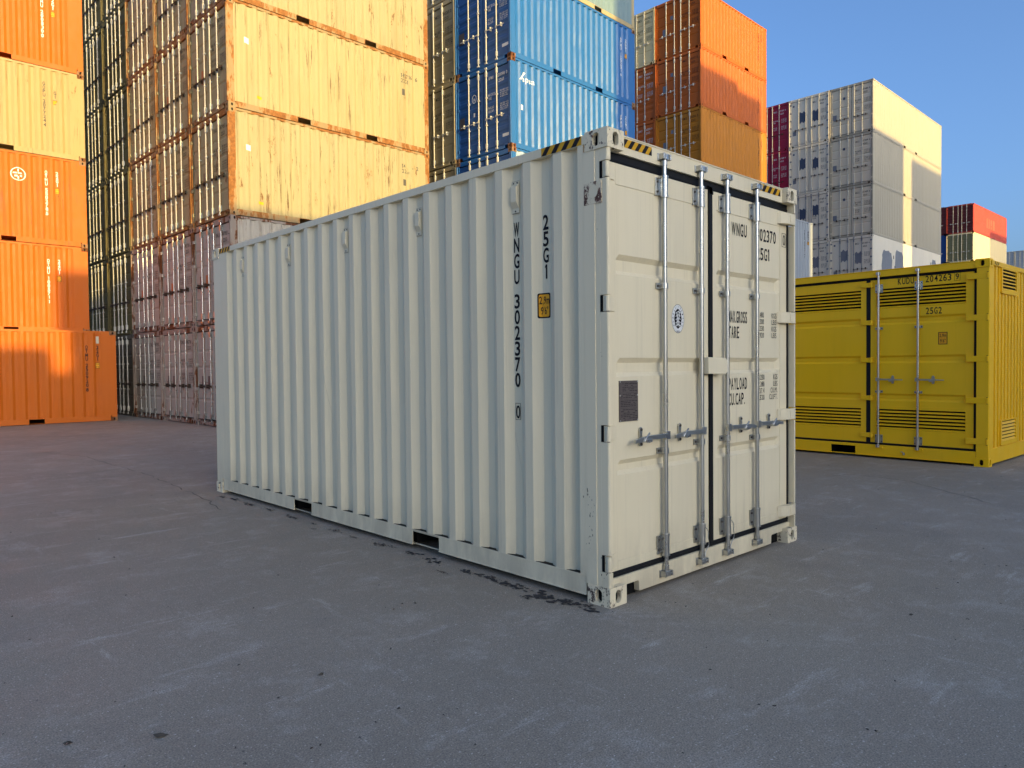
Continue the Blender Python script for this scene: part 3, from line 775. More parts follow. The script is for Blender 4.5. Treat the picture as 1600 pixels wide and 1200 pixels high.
        for z0, z1 in zl:
            h = (z1-z0)/n
            for k in range(n):
                za = z0+h*k
                vs = [(D-.006, lv0, za+.004), (D-.006, lv1, za+.004), (D+.022, lv1, za+h*.56), (D+.022, lv0, za+h*.56), (D-.002, lv0, za), (D-.002, lv1, za), (D+.026, lv1, za+h*.50), (D+.026, lv0, za+h*.50)]
                mb.add(vs, [(0, 1, 2, 3), (4, 5, 6, 7), (0, 1, 5, 4), (2, 3, 7, 6), (0, 3, 7, 4), (1, 2, 6, 5)])
            mb.box(D+.027, D+.030, lv0, lv1, z0, z1, 1)
        return mb.obj('side_door', [YEL, DARK], root, .0015)
    l1 = leaf(.198, 1.605, .300, 1.520); l2 = leaf(1.665, 2.995, 1.750, 2.91)
    l3 = leaf(3.045, 4.39, 3.13, 4.30); l4 = leaf(4.45, 5.86, 4.54, 5.76)
    mb = MB()
    mb.box(D+.01, D+.028, .155, .199, Z0, Z1); mb.box(D-.004, D+.028, 1.604, 1.666, Z0, Z1); mb.box(D, D+.028, 2.994, 3.046, Z0, Z1); mb.box(D, D+.028, 4.389, 4.451, Z0, Z1); mb.box(D, D+.028, 5.859, 5.905, Z0, Z1)
    mb.box(D+.004, D+.028, .155, LN-.155, Z1-.002, 2.778); mb.box(D+.004, D+.028, .155, LN-.155, .203, Z0+.002)
    mb.cyl((D+.002, .16, .228), (D+.002, LN-.16, .228), .012, 8); mb.cyl((D-.002, .16, 2.752), (D-.002, LN-.16, 2.752), .014, 8)
    mb.obj('door_gasket', BLACK, root)
    for z in (2.664, 2.085, 1.508, .925, .351):
        mb = MB(); mb.box(.004, D+.002, .012, .285, z-.040, z+.040); mb.cyl((.014, .022, z-.040), (.014, .022, z+.040), .020, 12); mb.cyl((.02, .022, z-.048), (.02, .022, z-.042), .018, 10, 1); mb.cyl((.02, .022, z+.042), (.02, .022, z+.048), .018, 10, 1)
        mb.obj('hinge', [YEL, plain('rust brown', (.10, .04, .02), .8)], l1, .003)
        for c, pr in ((1.635, l2), (4.42, l4)):
            mb = MB(); mb.prism([(c+.105, z-.028), (c+.105, z+.028), (c-.01, z+.036), (c-.075, z+.036), (c-.075, z-.036), (c-.01, z-.036)], 0, .012, D+.001)
            mb.cyl((.018, c-.048, z-.04), (.018, c-.048, z+.04), .017, 12); mb.obj('hinge', YEL, pr, .003)
    for i, s in enumerate((.915, 1.475, 3.6, 2.45)):
        if i == 3: continue
        par = (l1, l1, l3)[i]
        mb = MB(); mb.cyl((.010, s, .185), (.010, s, 2.83), .0165, 14); mb.obj('locking_bar', GALV, par)
        for z in (2.60, .30):
            mb = MB(); mb.cyl((.010, s, z-.06), (.010, s, z+.06), .024, 12); mb.box(.034, D-.001, s-.055, s+.055, z-.062, z+.062)
            for a in (-.042, .042):
                for b in (-.04, .04): mb.cyl((.036, s+a, z+b), (.026, s+a, z+b), .008, 8, 1)
            mb.box(.01, .04, s-.02, s+.02, z-.05, z+.05); mb.obj('bar_guide', [GALV, INKG], par, .0015)
        for z in (1.99, 1.025):
            mb = MB(); mb.cyl((.010, s, z-.016), (.010, s, z+.016), .0235, 12); mb.box(.034, D-.001, s-.055, s+.055, z-.018, z+.018); mb.box(.01, .04, s-.018, s+.018, z-.015, z+.015)
            for a in (-.042, .042): mb.cyl((.036, s+a, z), (.026, s+a, z), .008, 8, 1)
            mb.obj('bar_bracket', [GALV, INKG], par, .0015)
        for z in (2.825, .19):
            mb = MB(); mb.box(-.014, .008, s-.03, s+.03, z-.02, z+.02); mb.cyl((-.008, s, z-.022), (-.008, s, z+.022), .02, 10); mb.obj('bar_cam', GALV, par, .002)
            if z < 1: mb = MB(); mb.box(-.012, .005, s-.075, s+.035, z-.04, z+.008); mb.obj('bar_keeper', YEL, par, .003)
        z = 1.212; mb = MB()
        mb.box(-.018, .01, s-.02, s+.03, z-.026, z+.026)
        mb.prism([(s-.02, z-.012), (s-.02, z+.012), (s-.22, z+.008), (s-.36, z+.002), (s-.36, z-.012), (s-.2, z-.012)], 0, -.024, -.016); mb.obj('handle', GALV, par, .0015)
        mb = MB(); mb.prism([(s-.185, z-.055), (s-.175, z), (s-.185, z+.05), (s-.2, z+.062), (s-.215, z+.05), (s-.225, z), (s-.215, z-.055), (s-.2, z-.066)], 0, .03, D-.001)
        mb.box(-.03, .035, s-.215, s-.185, z-.03, z-.02); mb.box(-.034, -.024, s-.235, s-.165, z-.03, z+.006); mb.obj('handle_catch', GALV, par, .0015)
    # sill padlock lug
    mb = MB(); mb.tube([(-.004, 1.14, .128), (-.012, 1.11, .122), (-.010, 1.095, .10)], .005); mb.cyl((-.018, 1.095, .085), (-.018, 1.095, .115), .016, 10); mb.obj('padlock_lug', GALV, root)
    # lettering: right = -y
    RT = (0, -1, 0); UP = (0, 0, 1); x = D-.0015; mb = MB()
    text(mb, 'KUDU', (x, 1.207, 2.638), RT, UP, .094, .225); text(mb, '204263', (x, .825, 2.638), RT, UP, .094, .34); text(mb, '9', (x, .432, 2.645), RT, UP, .082, .045)
    for a in ((.443, .446, 2.625, 2.742), (.372, .375, 2.625, 2.742), (.372, .446, 2.625, 2.628), (.372, .446, 2.739, 2.742)): mb.box(x-.0003, x+.0003, a[0], a[1], a[2], a[3])
    text(mb, '25G2', (x, .819, 2.172), RT, UP, .094, .212)
    mb.obj('lettering', INK, l1)
    mb = MB(); x = D+.0005
    quad(mb, (x, .593, 1.812), RT, UP, .120, .178, 1); quad(mb, (x-.0008, .593, 1.812), RT, UP, .102, .160, 0)
    text(mb, '2,9m', (x-.0016, .593, 1.83), RT, UP, .048, .088, mi=1, align='c'); text(mb, "9'6\"", (x-.0016, .593, 1.752), RT, UP, .046, .07, mi=1, align='c')
    mb.obj('height_sticker', [STICK, plain('dark red ink', (.05, .02, .015), .6)], l1)
yellow_container()

# =====================================================================
# YARD CONTAINERS   local: door end x=0 (faces -x), seen long side y=0 (faces -y)
# =====================================================================
MESH = {}
def cached(key, name, build, nm=1):
    if key not in MESH:
        mb = build(); me = bpy.data.meshes.new(name); me.from_pydata(mb.v, [], mb.f)
        for i in range(nm): me.materials.append(None)
        me.polygons.foreach_set('material_index', mb.m); me.polygons.foreach_set('use_smooth', mb.sm)
        bm = bmesh.new(); bm.from_mesh(me); bmesh.ops.recalc_face_normals(bm, faces=bm.faces); bm.to_mesh(me); bm.free(); me.update()
        MESH[key] = me
    return MESH[key]
def part(name, me, mats, parent):
    o = bpy.data.objects.new(name, me); C.objects.link(o); o.parent = parent
    for i, m in enumerate(mats):
        o.material_slots[i].link = 'OBJECT'; o.material_slots[i].material = m
    return o

def b_frame(L, H):
    mb = MB(); h = H
    for y0, y1 in ((0, .0), (1, 0)):
        Y = (lambda v: v) if y0 == 0 else (lambda v: W-v)
        mb.box(.003, .03, Y(.004), Y(.12), .118, h-.118); mb.box(.03, .16, Y(.004), Y(.03), .118, h-.118)
        mb.box(L-.15, L-.004, Y(.004), Y(.12), .118, h-.118)
        mb.box(.178, L-.178, Y(.002), Y(.05), h-.062, h-.004)
        gaps = [(L/2-1.21, L/2-.85), (L/2+.85, L/2+1.21)]
        if L > 10: gaps = [(L/2-1.21, L/2-.85), (L/2+.85, L/2+1.21)]
        xs = [.178]+[g for p in gaps for g in p]+[L-.178]
        for a, b in zip(xs[::2], xs[1::2]): mb.box(a, b, Y(.003), Y(.02), .018, .150); mb.box(a, b, Y(.001), Y(.04), .015, .026)
        for a, b in gaps:
            mb.box(a-.004, b+.004, Y(.004), Y(.04), .146, .158); mb.box(a, b, Y(.02), Y(.5), .015, .02)
        mb.box(.178, L-.178, Y(.002), Y(.045), .150, .160)
    for yy in (.030, W-.030): mb.cyl((-.004, yy, .13), (-.004, yy, h-.13), .021, 8)
    mb.box(.004, .08, .165, W-.165, h-.14, h-.006); mb.box(.004, .08, .30, W-.30, .02, .15); mb.box(.004, .08, .165, W-.165, .11, .15)
    mb.box(L-.08, L-.004, .165, W-.165, h-.12, h-.006); mb.box(L-.08, L-.004, .165, W-.165, .02, .15)
    return mb
def side_prof(L, narrow=False):
    if L < 7: return corr_profile(.16, L-.15, .285, .278, 20, .070, .068, .036)
    return corr_profile(.16, L-.15, .285, .278, 42, .070, .068, .036)
def b_side(L, H, seed, flat=False):
    rnd = random.Random(seed); mb = MB()
    if flat:
        mb.box(.12, L-.12, .004, .02, .158, H-.06)
        n = int(L/.6)
        for k in range(1, n): mb.box(k*L/n-.02, k*L/n+.02, .002, .006, .16, H-.062)
        return mb
    # a few knocks make the old ones read as used
    dents = [(rnd.uniform(.5, L-.5), rnd.uniform(.4, H-.4), rnd.uniform(.1, .3), rnd.uniform(-.02, .03)) for _ in range(5 if L < 7 else 6)]
    def pl(u, d, z):
        q = 0
        for a, b, r_, s in dents: q += s*math.exp(-((u-a)**2+(z-b)**2)/(r_*r_))
        return (u, .004+d+q, z)
    corr_mesh(mb, side_prof(L), .155, H-.06, pl, 12, .0009, rnd=rnd)
    return mb
def b_plainwalls(L, H):
    mb = MB()
    corr_mesh(mb, side_prof(L), .155, H-.06, lambda u, d, z: (u, W-.004-d, z))
    corr_mesh(mb, corr_profile(.1, W-.1, .32, .25, 8, .11, .03, .04), .15, H-.1, lambda u, d, z: (L-.01-d, u, z))
    mb.box(.1, L-.1, .05, W-.05, .15, .17)
    return mb
def b_roof(L, H):
    mb = MB(); n = int((L-.3)/.21); corr_mesh(mb, corr_profile(.1, L-.1, .25, .21, n-1, .07, .03, .02), .04, W-.04, lambda u, d, z: (u, z, H-.012-d)); return mb
DX = .040
def b_leaf(side, H, kind):
    """side 0: near the seen long side (right when looked at), 1: the other"""
    mb = MB(); a, b = (.055, 1.205) if side == 0 else (1.233, W-.055); z0, z1 = .17, H-.16
    f = .07
    mb.box(DX, DX+.03, a, a+f, z0, z1); mb.box(DX, DX+.03, b-f, b, z0, z1)
    mb.box(DX, DX+.03, a+f, b-f, z0, z0+f); mb.box(DX, DX+.03, a+f, b-f, z1-f, z1)
    a += f; b -= f; zs = [(z0+f, 0)]
    if kind == 'flat':
        zs.append((z1-f, 0))
    else:
        n = {'five': 4, 'wave': 7, 'four': 3}[kind]; hh = (z1-z0-2*f)/(n+1)
        gw = .065 if kind != 'wave' else .13; gs = .03 if kind != 'wave' else .05
        for k in range(1, n+1):
            c = z0+f+hh*k; zs += [(c-gw/2-gs/2, 0), (c-gw/2+gs/2, 1), (c+gw/2-gs/2, 1), (c+gw/2+gs/2, 0)]
        zs.append((z1-f, 0))
    vs = []
    for z, d in zs:
        x = DX+.003+(.016 if kind != 'wave' else .022)*d; xe = DX+.003
        vs += [(xe, a, z), (x, a+.03, z), (x, b-.03, z), (xe, b, z)]
    mb.add(vs, [(4*i+k, 4*i+k+1, 4*i+k+5, 4*i+k+4) for i in range(len(zs)-1) for k in range(3)])
    # gasket edge
    q0, q1 = (.036, 1.219) if side == 0 else (1.219, W-.036)
    mb.box(DX+.012, DX+.026, q0, q1, z0-.02, z0, 1); mb.box(DX+.012, DX+.026, q0, q1, z1, z1+.02, 1)
    mb.box(DX+.012, DX+.026, a-f-.019, a-f, z0, z1, 1); mb.box(DX+.008, DX+.026, b+f, b+f+.014, z0, z1, 1)
    mb.box(DX+.028, DX+.034, q0, q1, z0-.02, z1+.02, 1)
    hz = [.32, .95, 1.58, H-.38] if kind != 'flat' else [.3, .75, 1.2, 1.65, 2.1, H-.3]
    for z in hz:
        if side == 0: mb.box(-.004, DX+.004, .006, .15, z-.04, z+.04, 2)
        else: mb.box(-.004, DX+.004, W-.15, W-.006, z-.04, z+.04, 2)
    return mb
BARS = {0: (.61, 1.05), 1: (1.39, 1.83)}
def b_bar(y, H, lod):
    mb = MB(); xb = .006; n = 8 if lod else 12
    mb.cyl((xb, y, .08), (xb, y, H-.06), .019, n)
    for z0, z1 in ((.17, .31), (H-.31, H-.17)): mb.box(-.022, DX+.002, y-.026, y+.026, z0, z1)
    for z in (.085, H-.075): mb.box(-.026, .008, y-.038, y+.038, z-.022, z+.022)
    for z in (H*.33, H*.64): mb.box(-.018, DX+.002, y-.030, y+.030, z-.018, z+.018)
    return mb
def b_handle(y, d):
    mb = MB(); z = 1.02
    mb.box(-.024, .01, y-.025, y+.025, z-.03, z+.03)
    mb.prism([(y, z-.012), (y, z+.012), (y+d*.33, z-.004), (y+d*.33, z-.022)], 0, -.034, -.022)
    mb.box(-.036, DX, y+d*.19, y+d*.22, z-.05, z+.055)
    return mb
def b_cast(L, H, i):
    mb = MB(); x, fx = (-.003, -1) if i[0] == 0 else (L-.175, 1); y, fy = (-.003, -1) if i[1] == 0 else (W-.159, 1); z = 0 if i[2] == 0 else H-.118
    casting(mb, x, y, z, .178, .162, .118, fx, fy, lod=1); return mb

def door_text(mb, lines_big, H, mi=0, small=True):
    """lettering on the right leaf; text runs towards -y"""
    RT = (0, -1, 0); UP = (0, 0, 1); x = DX-.002; k = H/2.591
    a, b, c = lines_big
    text(mb, a, (x, .98, 2.16*k), RT, UP, .095, .21, mi=mi); text(mb, b, (x, .62, 2.16*k), RT, UP, .095, .42, mi=mi); text(mb, c, (x, .56, 2.0*k), RT, UP, .095, .22, mi=mi)
    if not small: return
    for j, (t, zz) in enumerate((('MAX.GROSS', 1.68), ('TARE', 1.58), ('PAYLOAD', 1.30), ('CU.CAP.', 1.20))):
        text(mb, t, (x, 1.0, zz*k), RT, UP, .075, .034*len(t), mi=mi)
    for j in range(4):
        text(mb, ('30.480 KGS', '67.200 LBS', '2.230 KGS', '4.920 LBS')[j], (x, .50, (1.72-.058*j)*k), RT, UP, .04, .34, mi=mi)
        text(mb, ('28.250 KGS', '62.280 LBS', '33.2 CU.M.', '1.172 CU.FT.')[j], (x, .50, (1.34-.058*j)*k), RT, UP, .04, .34, mi=mi)

def yard(loc, rz, L, H, label, group, body, frame=None, casting_m=None, bar=None, door='five', seed=0, ends=True, lod=0, texts=None, flat=False,
         door_m=None, side_text=None, hinge=None, plaques=None, side_m=None, castpart=True, handle_m=None):
    root = empty('shipping_container', loc, rz, label, 'container', group)
    frame = frame or body; bar = bar or OLDBAR; casting_m = casting_m or frame; dm = door_m or body; sm = side_m or body
    part('frame', cached(('fr', L, H), 'frame', lambda: b_frame(L, H)), [frame], root)
    sp = part('side_panel', cached(('sd', L, H, seed, flat), 'side_panel', lambda: b_side(L, H, seed, flat)), [sm], root)
    part('rear_walls', cached(('rw', L, H), 'rear_walls', lambda: b_plainwalls(L, H)), [body], root)
    part('roof', cached(('rf', L, H), 'roof', lambda: b_roof(L, H)), [body], root)
    if castpart:
        for i in ((0, 0, 0), (0, 0, 1), (0, 1, 0), (0, 1, 1), (1, 0, 0), (1, 0, 1)):
            part('corner_casting', cached(('ca', L, H, i), 'corner_casting', lambda: b_cast(L, H, i), 2), [casting_m, DARK], root)
    leaves = []
    if ends:
        for s in (0, 1):
            lf = part('door', cached(('lf', s, H, door), 'door', lambda: b_leaf(s, H, door), 3), [dm, BLACK, hinge or dm], root); leaves.append(lf)
            for j, y in enumerate(BARS[s]):
                part('locking_bar', cached(('br', y, H, lod), 'locking_bar', lambda: b_bar(y, H, lod)), [bar], lf)
                if lod < 2: part('handle', cached(('hn', y, s), 'handle', lambda: b_handle(y, 1 if s else -1)), [handle_m or bar], lf)
        if texts:
            key, big, ink = texts
            def bt():
                mb = MB(); door_text(mb, big, H); return mb
            part('lettering', cached(('tx', big, H), 'lettering', bt), [ink], leaves[0])
        if plaques:
            for (s, yc, zc, w_, h_, mat) in plaques:
                mb = MB()
                if h_ > .5:
                    rn = random.Random(int(zc*100)+s); nn = 7; ph = rn.uniform(0, 6)
                    top = [(yc-w_/2+w_*q/nn, zc+h_/2+.05*math.sin(ph+q*1.4)+rn.uniform(-.025, .025)) for q in range(nn+1)]; bot = [(yc+w_/2-w_*q/nn, zc-h_/2+.05*math.sin(ph*2+q*1.7)+rn.uniform(-.025, .025)) for q in range(nn+1)]
                    mb.prism(top+bot, 0, DX-.003, DX+.002)
                else: mb.box(DX-.003, DX+.002, yc-w_/2, yc+w_/2, zc-h_/2, zc+h_/2)
                o = mb.obj('placard', mat, leaves[s])
    else:
        part('end_wall', cached(('ew', H), 'end_wall', lambda: (lambda mb: (corr_mesh(mb, corr_profile(.03, W-.03, .32, .25, 8, .11, .03, .04), .15, H-.1, lambda u, d, z: (.02+d, u, z)), mb)[1])(MB())), [body], root)
    if side_text: side_text(sp, L, H)
    return root

def side_vertical(num, chk, code, ink, uc_num, uc_code, ztop=None, sticker=True, boxed=False, vent=True, logo=None):
    """vertical characters down the folds at distance uc from the far end"""
    def f(sp, L, H):
        prof = side_prof(L); pl = lambda u, d, z: (u, .004+d, z)
        zt = ztop or H-.42; mb = MB()
        def vcol(s, uc, z, h=.095, pitch=.112, wd=.066):
            for ch in s:
                if ch == ' ': z -= pitch*.6; continue
                vs, fs, x0, x1 = glyphs(ch, .03)
                w_ = wd*.42 if ch in '1I' else wd; sc = h/CAPH; sx = w_/(x1-x0)
                v2, f2 = conform([(uc-w_/2+(a-x0)*sx, z-h+b*sc) for a, b in vs], fs, prof, pl, .003); mb.add(v2, f2)
                z -= pitch
            return z
        vcol(num, L-uc_num, zt); z = zt-.108*len(num)+.06
        vcol(chk, L-uc_num, zt-.108*(len(num)-.4)-.06)
        zc = vcol(code, L-uc_code, zt+(.0))
        if logo:
            for (u, zz, ra) in logo:
                vs = []; n = 28
                ring_ = [((u+ra*math.cos(6.283*i/n), zz+ra*math.sin(6.283*i/n)), (u+ra*.86*math.cos(6.283*i/n), zz+ra*.86*math.sin(6.283*i/n))) for i in range(n)]
                for i in range(n):
                    q = [ring_[i][0], ring_[(i+1) % n][0], ring_[(i+1) % n][1], ring_[i][1]]
                    v2, f2 = conform(q, [(0, 1, 2, 3)], prof, pl, .003); mb.add(v2, f2)
                for (a0, b0, w_, h_) in ((-.42, .15, .5, .22), (.2, .15, .55, .22), (-.3, -.3, .4, .25), (.35, -.25, .3, .3), (0, .55, .18, .4), (0, -.55, .2, .4)):
                    q = [(u+ra*(a0-w_/2), zz+ra*(b0-h_/2)), (u+ra*(a0+w_/2), zz+ra*(b0-h_/2)), (u+ra*(a0+w_/2), zz+ra*(b0+h_/2)), (u+ra*(a0-w_/2), zz+ra*(b0+h_/2))]
                    v2, f2 = conform(q, [(0, 1, 2, 3)], prof, pl, .003); mb.add(v2, f2)
        mb.obj('lettering', ink, sp)
        if sticker:
            mb = MB(); u = L-uc_code
            for o_, e, mi in ((0, .002, 1), (.01, .003, 0)):
                q = [(u-.06+o_, zc-.20+o_), (u+.05-o_, zc-.20+o_), (u+.05-o_, zc-.04-o_), (u-.06+o_, zc-.04-o_)]
                v2, f2 = conform(q, [(0, 1, 2, 3)], prof, pl, e); mb.add(v2, f2, mi)
            for s, zz, h in (('2.6', zc-.105, .045), ("8'6", zc-.175, .045)):
                vs, fs, x0, x1 = glyphs(s, .012); sc = h/CAPH; sx = .07/(x1-x0)
                v2, f2 = conform([(u-.04+(a-x0)*sx, zz+b*sc) for a, b in vs], fs, prof, pl, .004); mb.add(v2, f2, 1)
            mb.obj('height_sticker', [STICK, INK], sp)
        if vent:
            mb = MB(); u = L-uc_code
            mb.box(u-.035, u+.035, .012, .036, H-.36, H-.16); mb.box(u-.02, u+.02, .0, .014, H-.33, H-.2); mb.obj('vent', plain('pale vent', (.55, .50, .38), .6), sp)
    return f

# --- paints ------------------------------------------------------------
DKBAR = plain('dark rusted handle', (.05, .035, .025), .7)
P = {
 'tan':   paint('tan paint', (0.36, 0.3, 0.15), .6, .30, .35, .2, rustcol=(.20, .10, .04), runs=.9),
 'tan2':  paint('tan paint worn', (0.35, 0.295, 0.155), .6, .42, .4, .2, rustcol=(.20, .10, .04), runs=1.),
 'tanfr': paint('rusted tan frame', (0.277, 0.198, 0.099), .7, .85, .3, .2, rustcol=(.32, .13, .035)),
 'pale':  paint('greyed white paint', (0.43, 0.375, 0.3), .6, .34, .4, .15, runs=.5),
 'palefr': paint('rusted pale frame', (0.3, 0.24, 0.19), .7, .75, .4, .2),
 'darkg': paint('dark green paint', (.16, .135, .065), .8, .3, .3, .1, spec=.02),
 'darkb': paint('slate paint', (.15, .135, .10), .8, .3, .3, .1, spec=.04),
 'org':   paint('orange paint', (0.5, 0.11, 0.006), .48, .06, .2, .08),
 'orgr':  paint('orange paint rusted', (0.48, 0.115, 0.01), .55, .34, .3, .1, rustcol=(.2, .08, .02), runs=.6),
 'orgd':  paint('burnt orange paint', (0.5, 0.11, 0.012), .5, .1, .3, .1),
 'ochre': paint('ochre paint', (0.5, 0.18, 0.01), .5, .08, .25, .1),
 'cream': paint('yellowed cream paint', (0.37, 0.27, 0.12), .55, .26, .25, .15, runs=.4),
 'bluel': paint('blue paint lit tone', (.016, .118, .33), .36, .05, .25, .2, spec=.38),  # side tone: the blue as it looks on the sunlit face
 'blued': paint('blue paint shaded tone', (0.028, 0.1, 0.27), .35, .02, .3, .1, bump=.5),  # door tone: the same blue, darkened as on the unlit face
 'bluewh': paint('pale blue paint', (0.3, 0.4, 0.5), .55, .05, .3, .2),
 'greyg': paint('grey green paint', (0.17, 0.25, 0.27), .55, .12, .3, .2),
 'beige': paint('drab beige paint', (0.4, 0.31, 0.16), .55, .1, .3, .15),
 'cream2': paint('khaki cream paint', (0.8, 0.62, 0.31), .55, .05, .2, .1),
 'hc':    paint('light grey paint', (.41, .36, .265), .5, .03, .15, .08),
 'hcd':   paint('light grey door paint', (0.7, 0.6, 0.43), .5, .03, .15, .08),  # copy of the side paint, lightened and warmed against door shade
 'reef':  paint('reefer white', (0.8, 0.7, 0.53), .4, .05, .25, .1),
 'reefg': paint('reefer grey patch', (0.198, 0.205, 0.224), .45, .0, .1, .1),
 'reefb': paint('reefer blue patch', (0.066, 0.086, 0.132), .45, .0, .1, .1),
 'maroon': paint('maroon paint', (0.34, 0.014, 0.045), .45, .05, .2, .1),
 'red':   paint('coral red paint', (0.42, 0.045, 0.022), .5, .03, .15, .1),
 'redd':  paint('dark red paint', (0.119, 0.020, 0.017), .5, .1, .3, .1),
 'olive': paint('olive paint', (0.198, 0.172, 0.079), .55, .1, .3, .1),
 'bluec': paint('royal blue paint', (0.013, 0.053, 0.185), .45, .0, .2, .1),
 'whitec': paint('white box paint', (0.396, 0.409, 0.409), .5, .02, .2, .1),
}
BARW = paint('pale painted bar', (.60, .57, .48), .5, .12, .2, .1)
ORD = ['ground level', 'second from the ground', 'third from the ground', 'fourth from the ground', 'fifth from the ground', 'sixth from the ground', 'seventh from the ground']
TOP = ['topmost', 'second from the top', 'third from the top', 'fourth from the top', 'fifth from the top', 'sixth from the top', 'seventh from the top', 'eighth from the top']
JIT = random.Random(99)
def place(x0, y0, yaw, a, b, z):
    a += JIT.uniform(-.018, .018) if z > 0 else 0
    c, s = math.cos(yaw), math.sin(yaw); return (x0+c*a-s*b, y0+s*a+c*b, z)
H8 = 2.591
G_TAN = 'weathered containers stacked in the tall tan block'
COLN = ['nearest', 'second nearest', 'third nearest', 'fourth', 'fifth', 'sixth', 'seventh']
x0, y0, yw, cw = 3.797, 14.68, R(1.16), 2.443
for c_ in range(7):
    for l in range(5 if c_ < 3 else 6):
        darkcol = c_ >= 3
        if darkcol:
            body = P['darkg'] if l > 0 else P['darkb']; fr = P['darkg'] if l > 0 else P['darkb']; cn = 'dark green' if l > 0 else 'slate grey'
        else:
            body = P['pale'] if l < 2 else (P['tan'] if (l+c_) % 2 else P['tan2']); fr = P['palefr'] if l < 2 else P['tanfr']; cn = 'pale pinkish' if l < 2 else 'rusty tan'
        st = None
        if c_ == 0 and l in (2, 3):
            def st(sp, L, H, num={2: ('147951', '2', '22G1'), 3: ('145716', '6', '22G1')}[l]):
                prof = side_prof(L); pl = lambda u, d, z: (u, .004+d, z); mb = MB()
                for s, u, z, wd in ((num[0], L-.98, H-.55, .38), (num[1], L-.46, H-.55, .06), (num[2], L-.98, H-.70, .26)):
                    vs, fs, a0, a1 = glyphs(s, .01); sc = .11/CAPH; sx = wd/(a1-a0)
                    v2, f2 = conform([(u+(a-a0)*sx, z+b*sc) for a, b in vs], fs, prof, pl, .003); mb.add(v2, f2)
                mb.obj('lettering', INKG, sp)
                for q, mi in (([(L-.95, H-1.06), (L-.85, H-1.06), (L-.85, H-.88), (L-.95, H-.88)], 0), ([(.42, 1.62), (.55, 1.62), (.55, 1.76), (.42, 1.76)], 1), ([(.72, .35), (.86, .35), (.86, .42), (.72, .42)], 2)):
                    mb = MB(); v2, f2 = conform(q, [(0, 1, 2, 3)], prof, pl, .003); mb.add(v2, f2); mb.obj('sticker', [INKG, WHITEINK, STICK][mi], sp)
        pq = None
        if not darkcol:
            pq = [(1, 1.96, 1.12, .17, .34, PLATE), (1, 1.60, 1.12, .12, .34, plain('orange placard', (.50, .16, .06), .6) if l in (1, 3) else PLATE)]
        elif l in (0, 1): pq = [(1, 2.0, 1.15, .17, .34, PLATE)]
        yard(place(x0, y0, yw, 0, c_*cw, l*H8), yw, 6.058, H8,
             f'{cn} container, {ORD[l]} in the {COLN[c_]} column of the tan block', G_TAN, body, fr, fr, OLDBAR if darkcol or l >= 2 else GALV,
             'five', seed=l % 4 if c_ == 0 else 0, texts=('t', ('DHLU', '145716 6', '22G1') if c_ % 2 else ('DHLU', '147951 2', '22G1'), INK if not darkcol else INKG),
             side_text=st, plaques=pq, side_m=None, handle_m=DKBAR)
# --- left orange block
G_OR = 'containers of the orange block on the left'
yard((2.77-6.058, 20.53, 0), 0, 6.058, H8, 'plain orange container on the asphalt at the left edge, numbered 250920', G_OR, P['org'], casting_m=CASTR, ends=False,
     side_text=side_vertical('OTMU 250920', '8', '22G1', INK, .757, .48, vent=True))
yard((2.515-6.058, 23.2, 0), 0, 6.058, H8, 'orange container hidden behind the left ground level one', G_OR, P['org'], ends=False)
for l, (bd, fr, lab, tx) in enumerate((
        (P['org'], P['org'], 'dented orange container directly above the lowest left one, numbered 100571', ('OTMU 100571', '1', '22G1', WHITEINK, None)),
        (P['orgr'], P['orgr'], 'scuffed orange container with a round white emblem, below the cream one', ('OTMU 550278', '5', '22G1', WHITEINK, [(2.75+.85, 1.93, .17)])),
        (P['cream'], P['cream'], 'yellowed cream container between two orange ones at the left edge', ('GOPU 207724', '4', '22G1', INKG, None)),
        (P['org'], P['org'], 'clean orange container on top of the cream one at the left edge', ('OTMU 200800', '0', '22G1', WHITEINK, None)))):
    yard((2.515-6.058, 22.29, H8*(l+1)), 0, 6.058, H8, lab, G_OR, bd, fr, CASTR, ends=False, seed=l,
         side_text=side_vertical(tx[0], tx[1], tx[2], tx[3], 1.035, .757, logo=tx[4] and [(6.058-1.73, 1.95, .19)], vent=False))

# --- blue block
G_BL = 'containers of the blue block'
x0, y0, yw, cw = 11.125, 12.58, R(1.9), 2.443
def white_marks(sp, L, H):
    prof = side_prof(L); pl = lambda u, d, z: (u, .004+d, z); mb = MB()
    for q in ([(.40, 1.15), (.50, 1.15), (.50, 1.30), (.40, 1.30)], [(3.10, .70), (3.50, .70), (3.50, 1.0), (3.10, 1.0)],
              [(.35, 2.02), (.42, 2.02), (.62, 2.26), (.55, 2.28)]):
        v2, f2 = conform(q, [(0, 1, 2, 3)], prof, pl, .003); mb.add(v2, f2)
    vs, fs, a0, a1 = glyphs('apsa', .01); sc = .16/CAPH; sx = .5/(a1-a0)
    v2, f2 = conform([(.48+(a-a0)*sx, 2.0+b*sc) for a, b in vs], fs, prof, pl, .003); mb.add(v2, f2)
    q = [(3.17, .76), (3.43, .76), (3.43, .94), (3.17, .94)]
    v2, f2 = conform(q, [(0, 1, 2, 3)], prof, pl, .004); mb.add(v2, f2, 1)
    mb.obj('sticker', [WHITEINK, P['bluel']], sp)
    side_vertical('APMU 120198', '0', '2261', WHITEINK, .757, .48, vent=False)(sp, L, H)
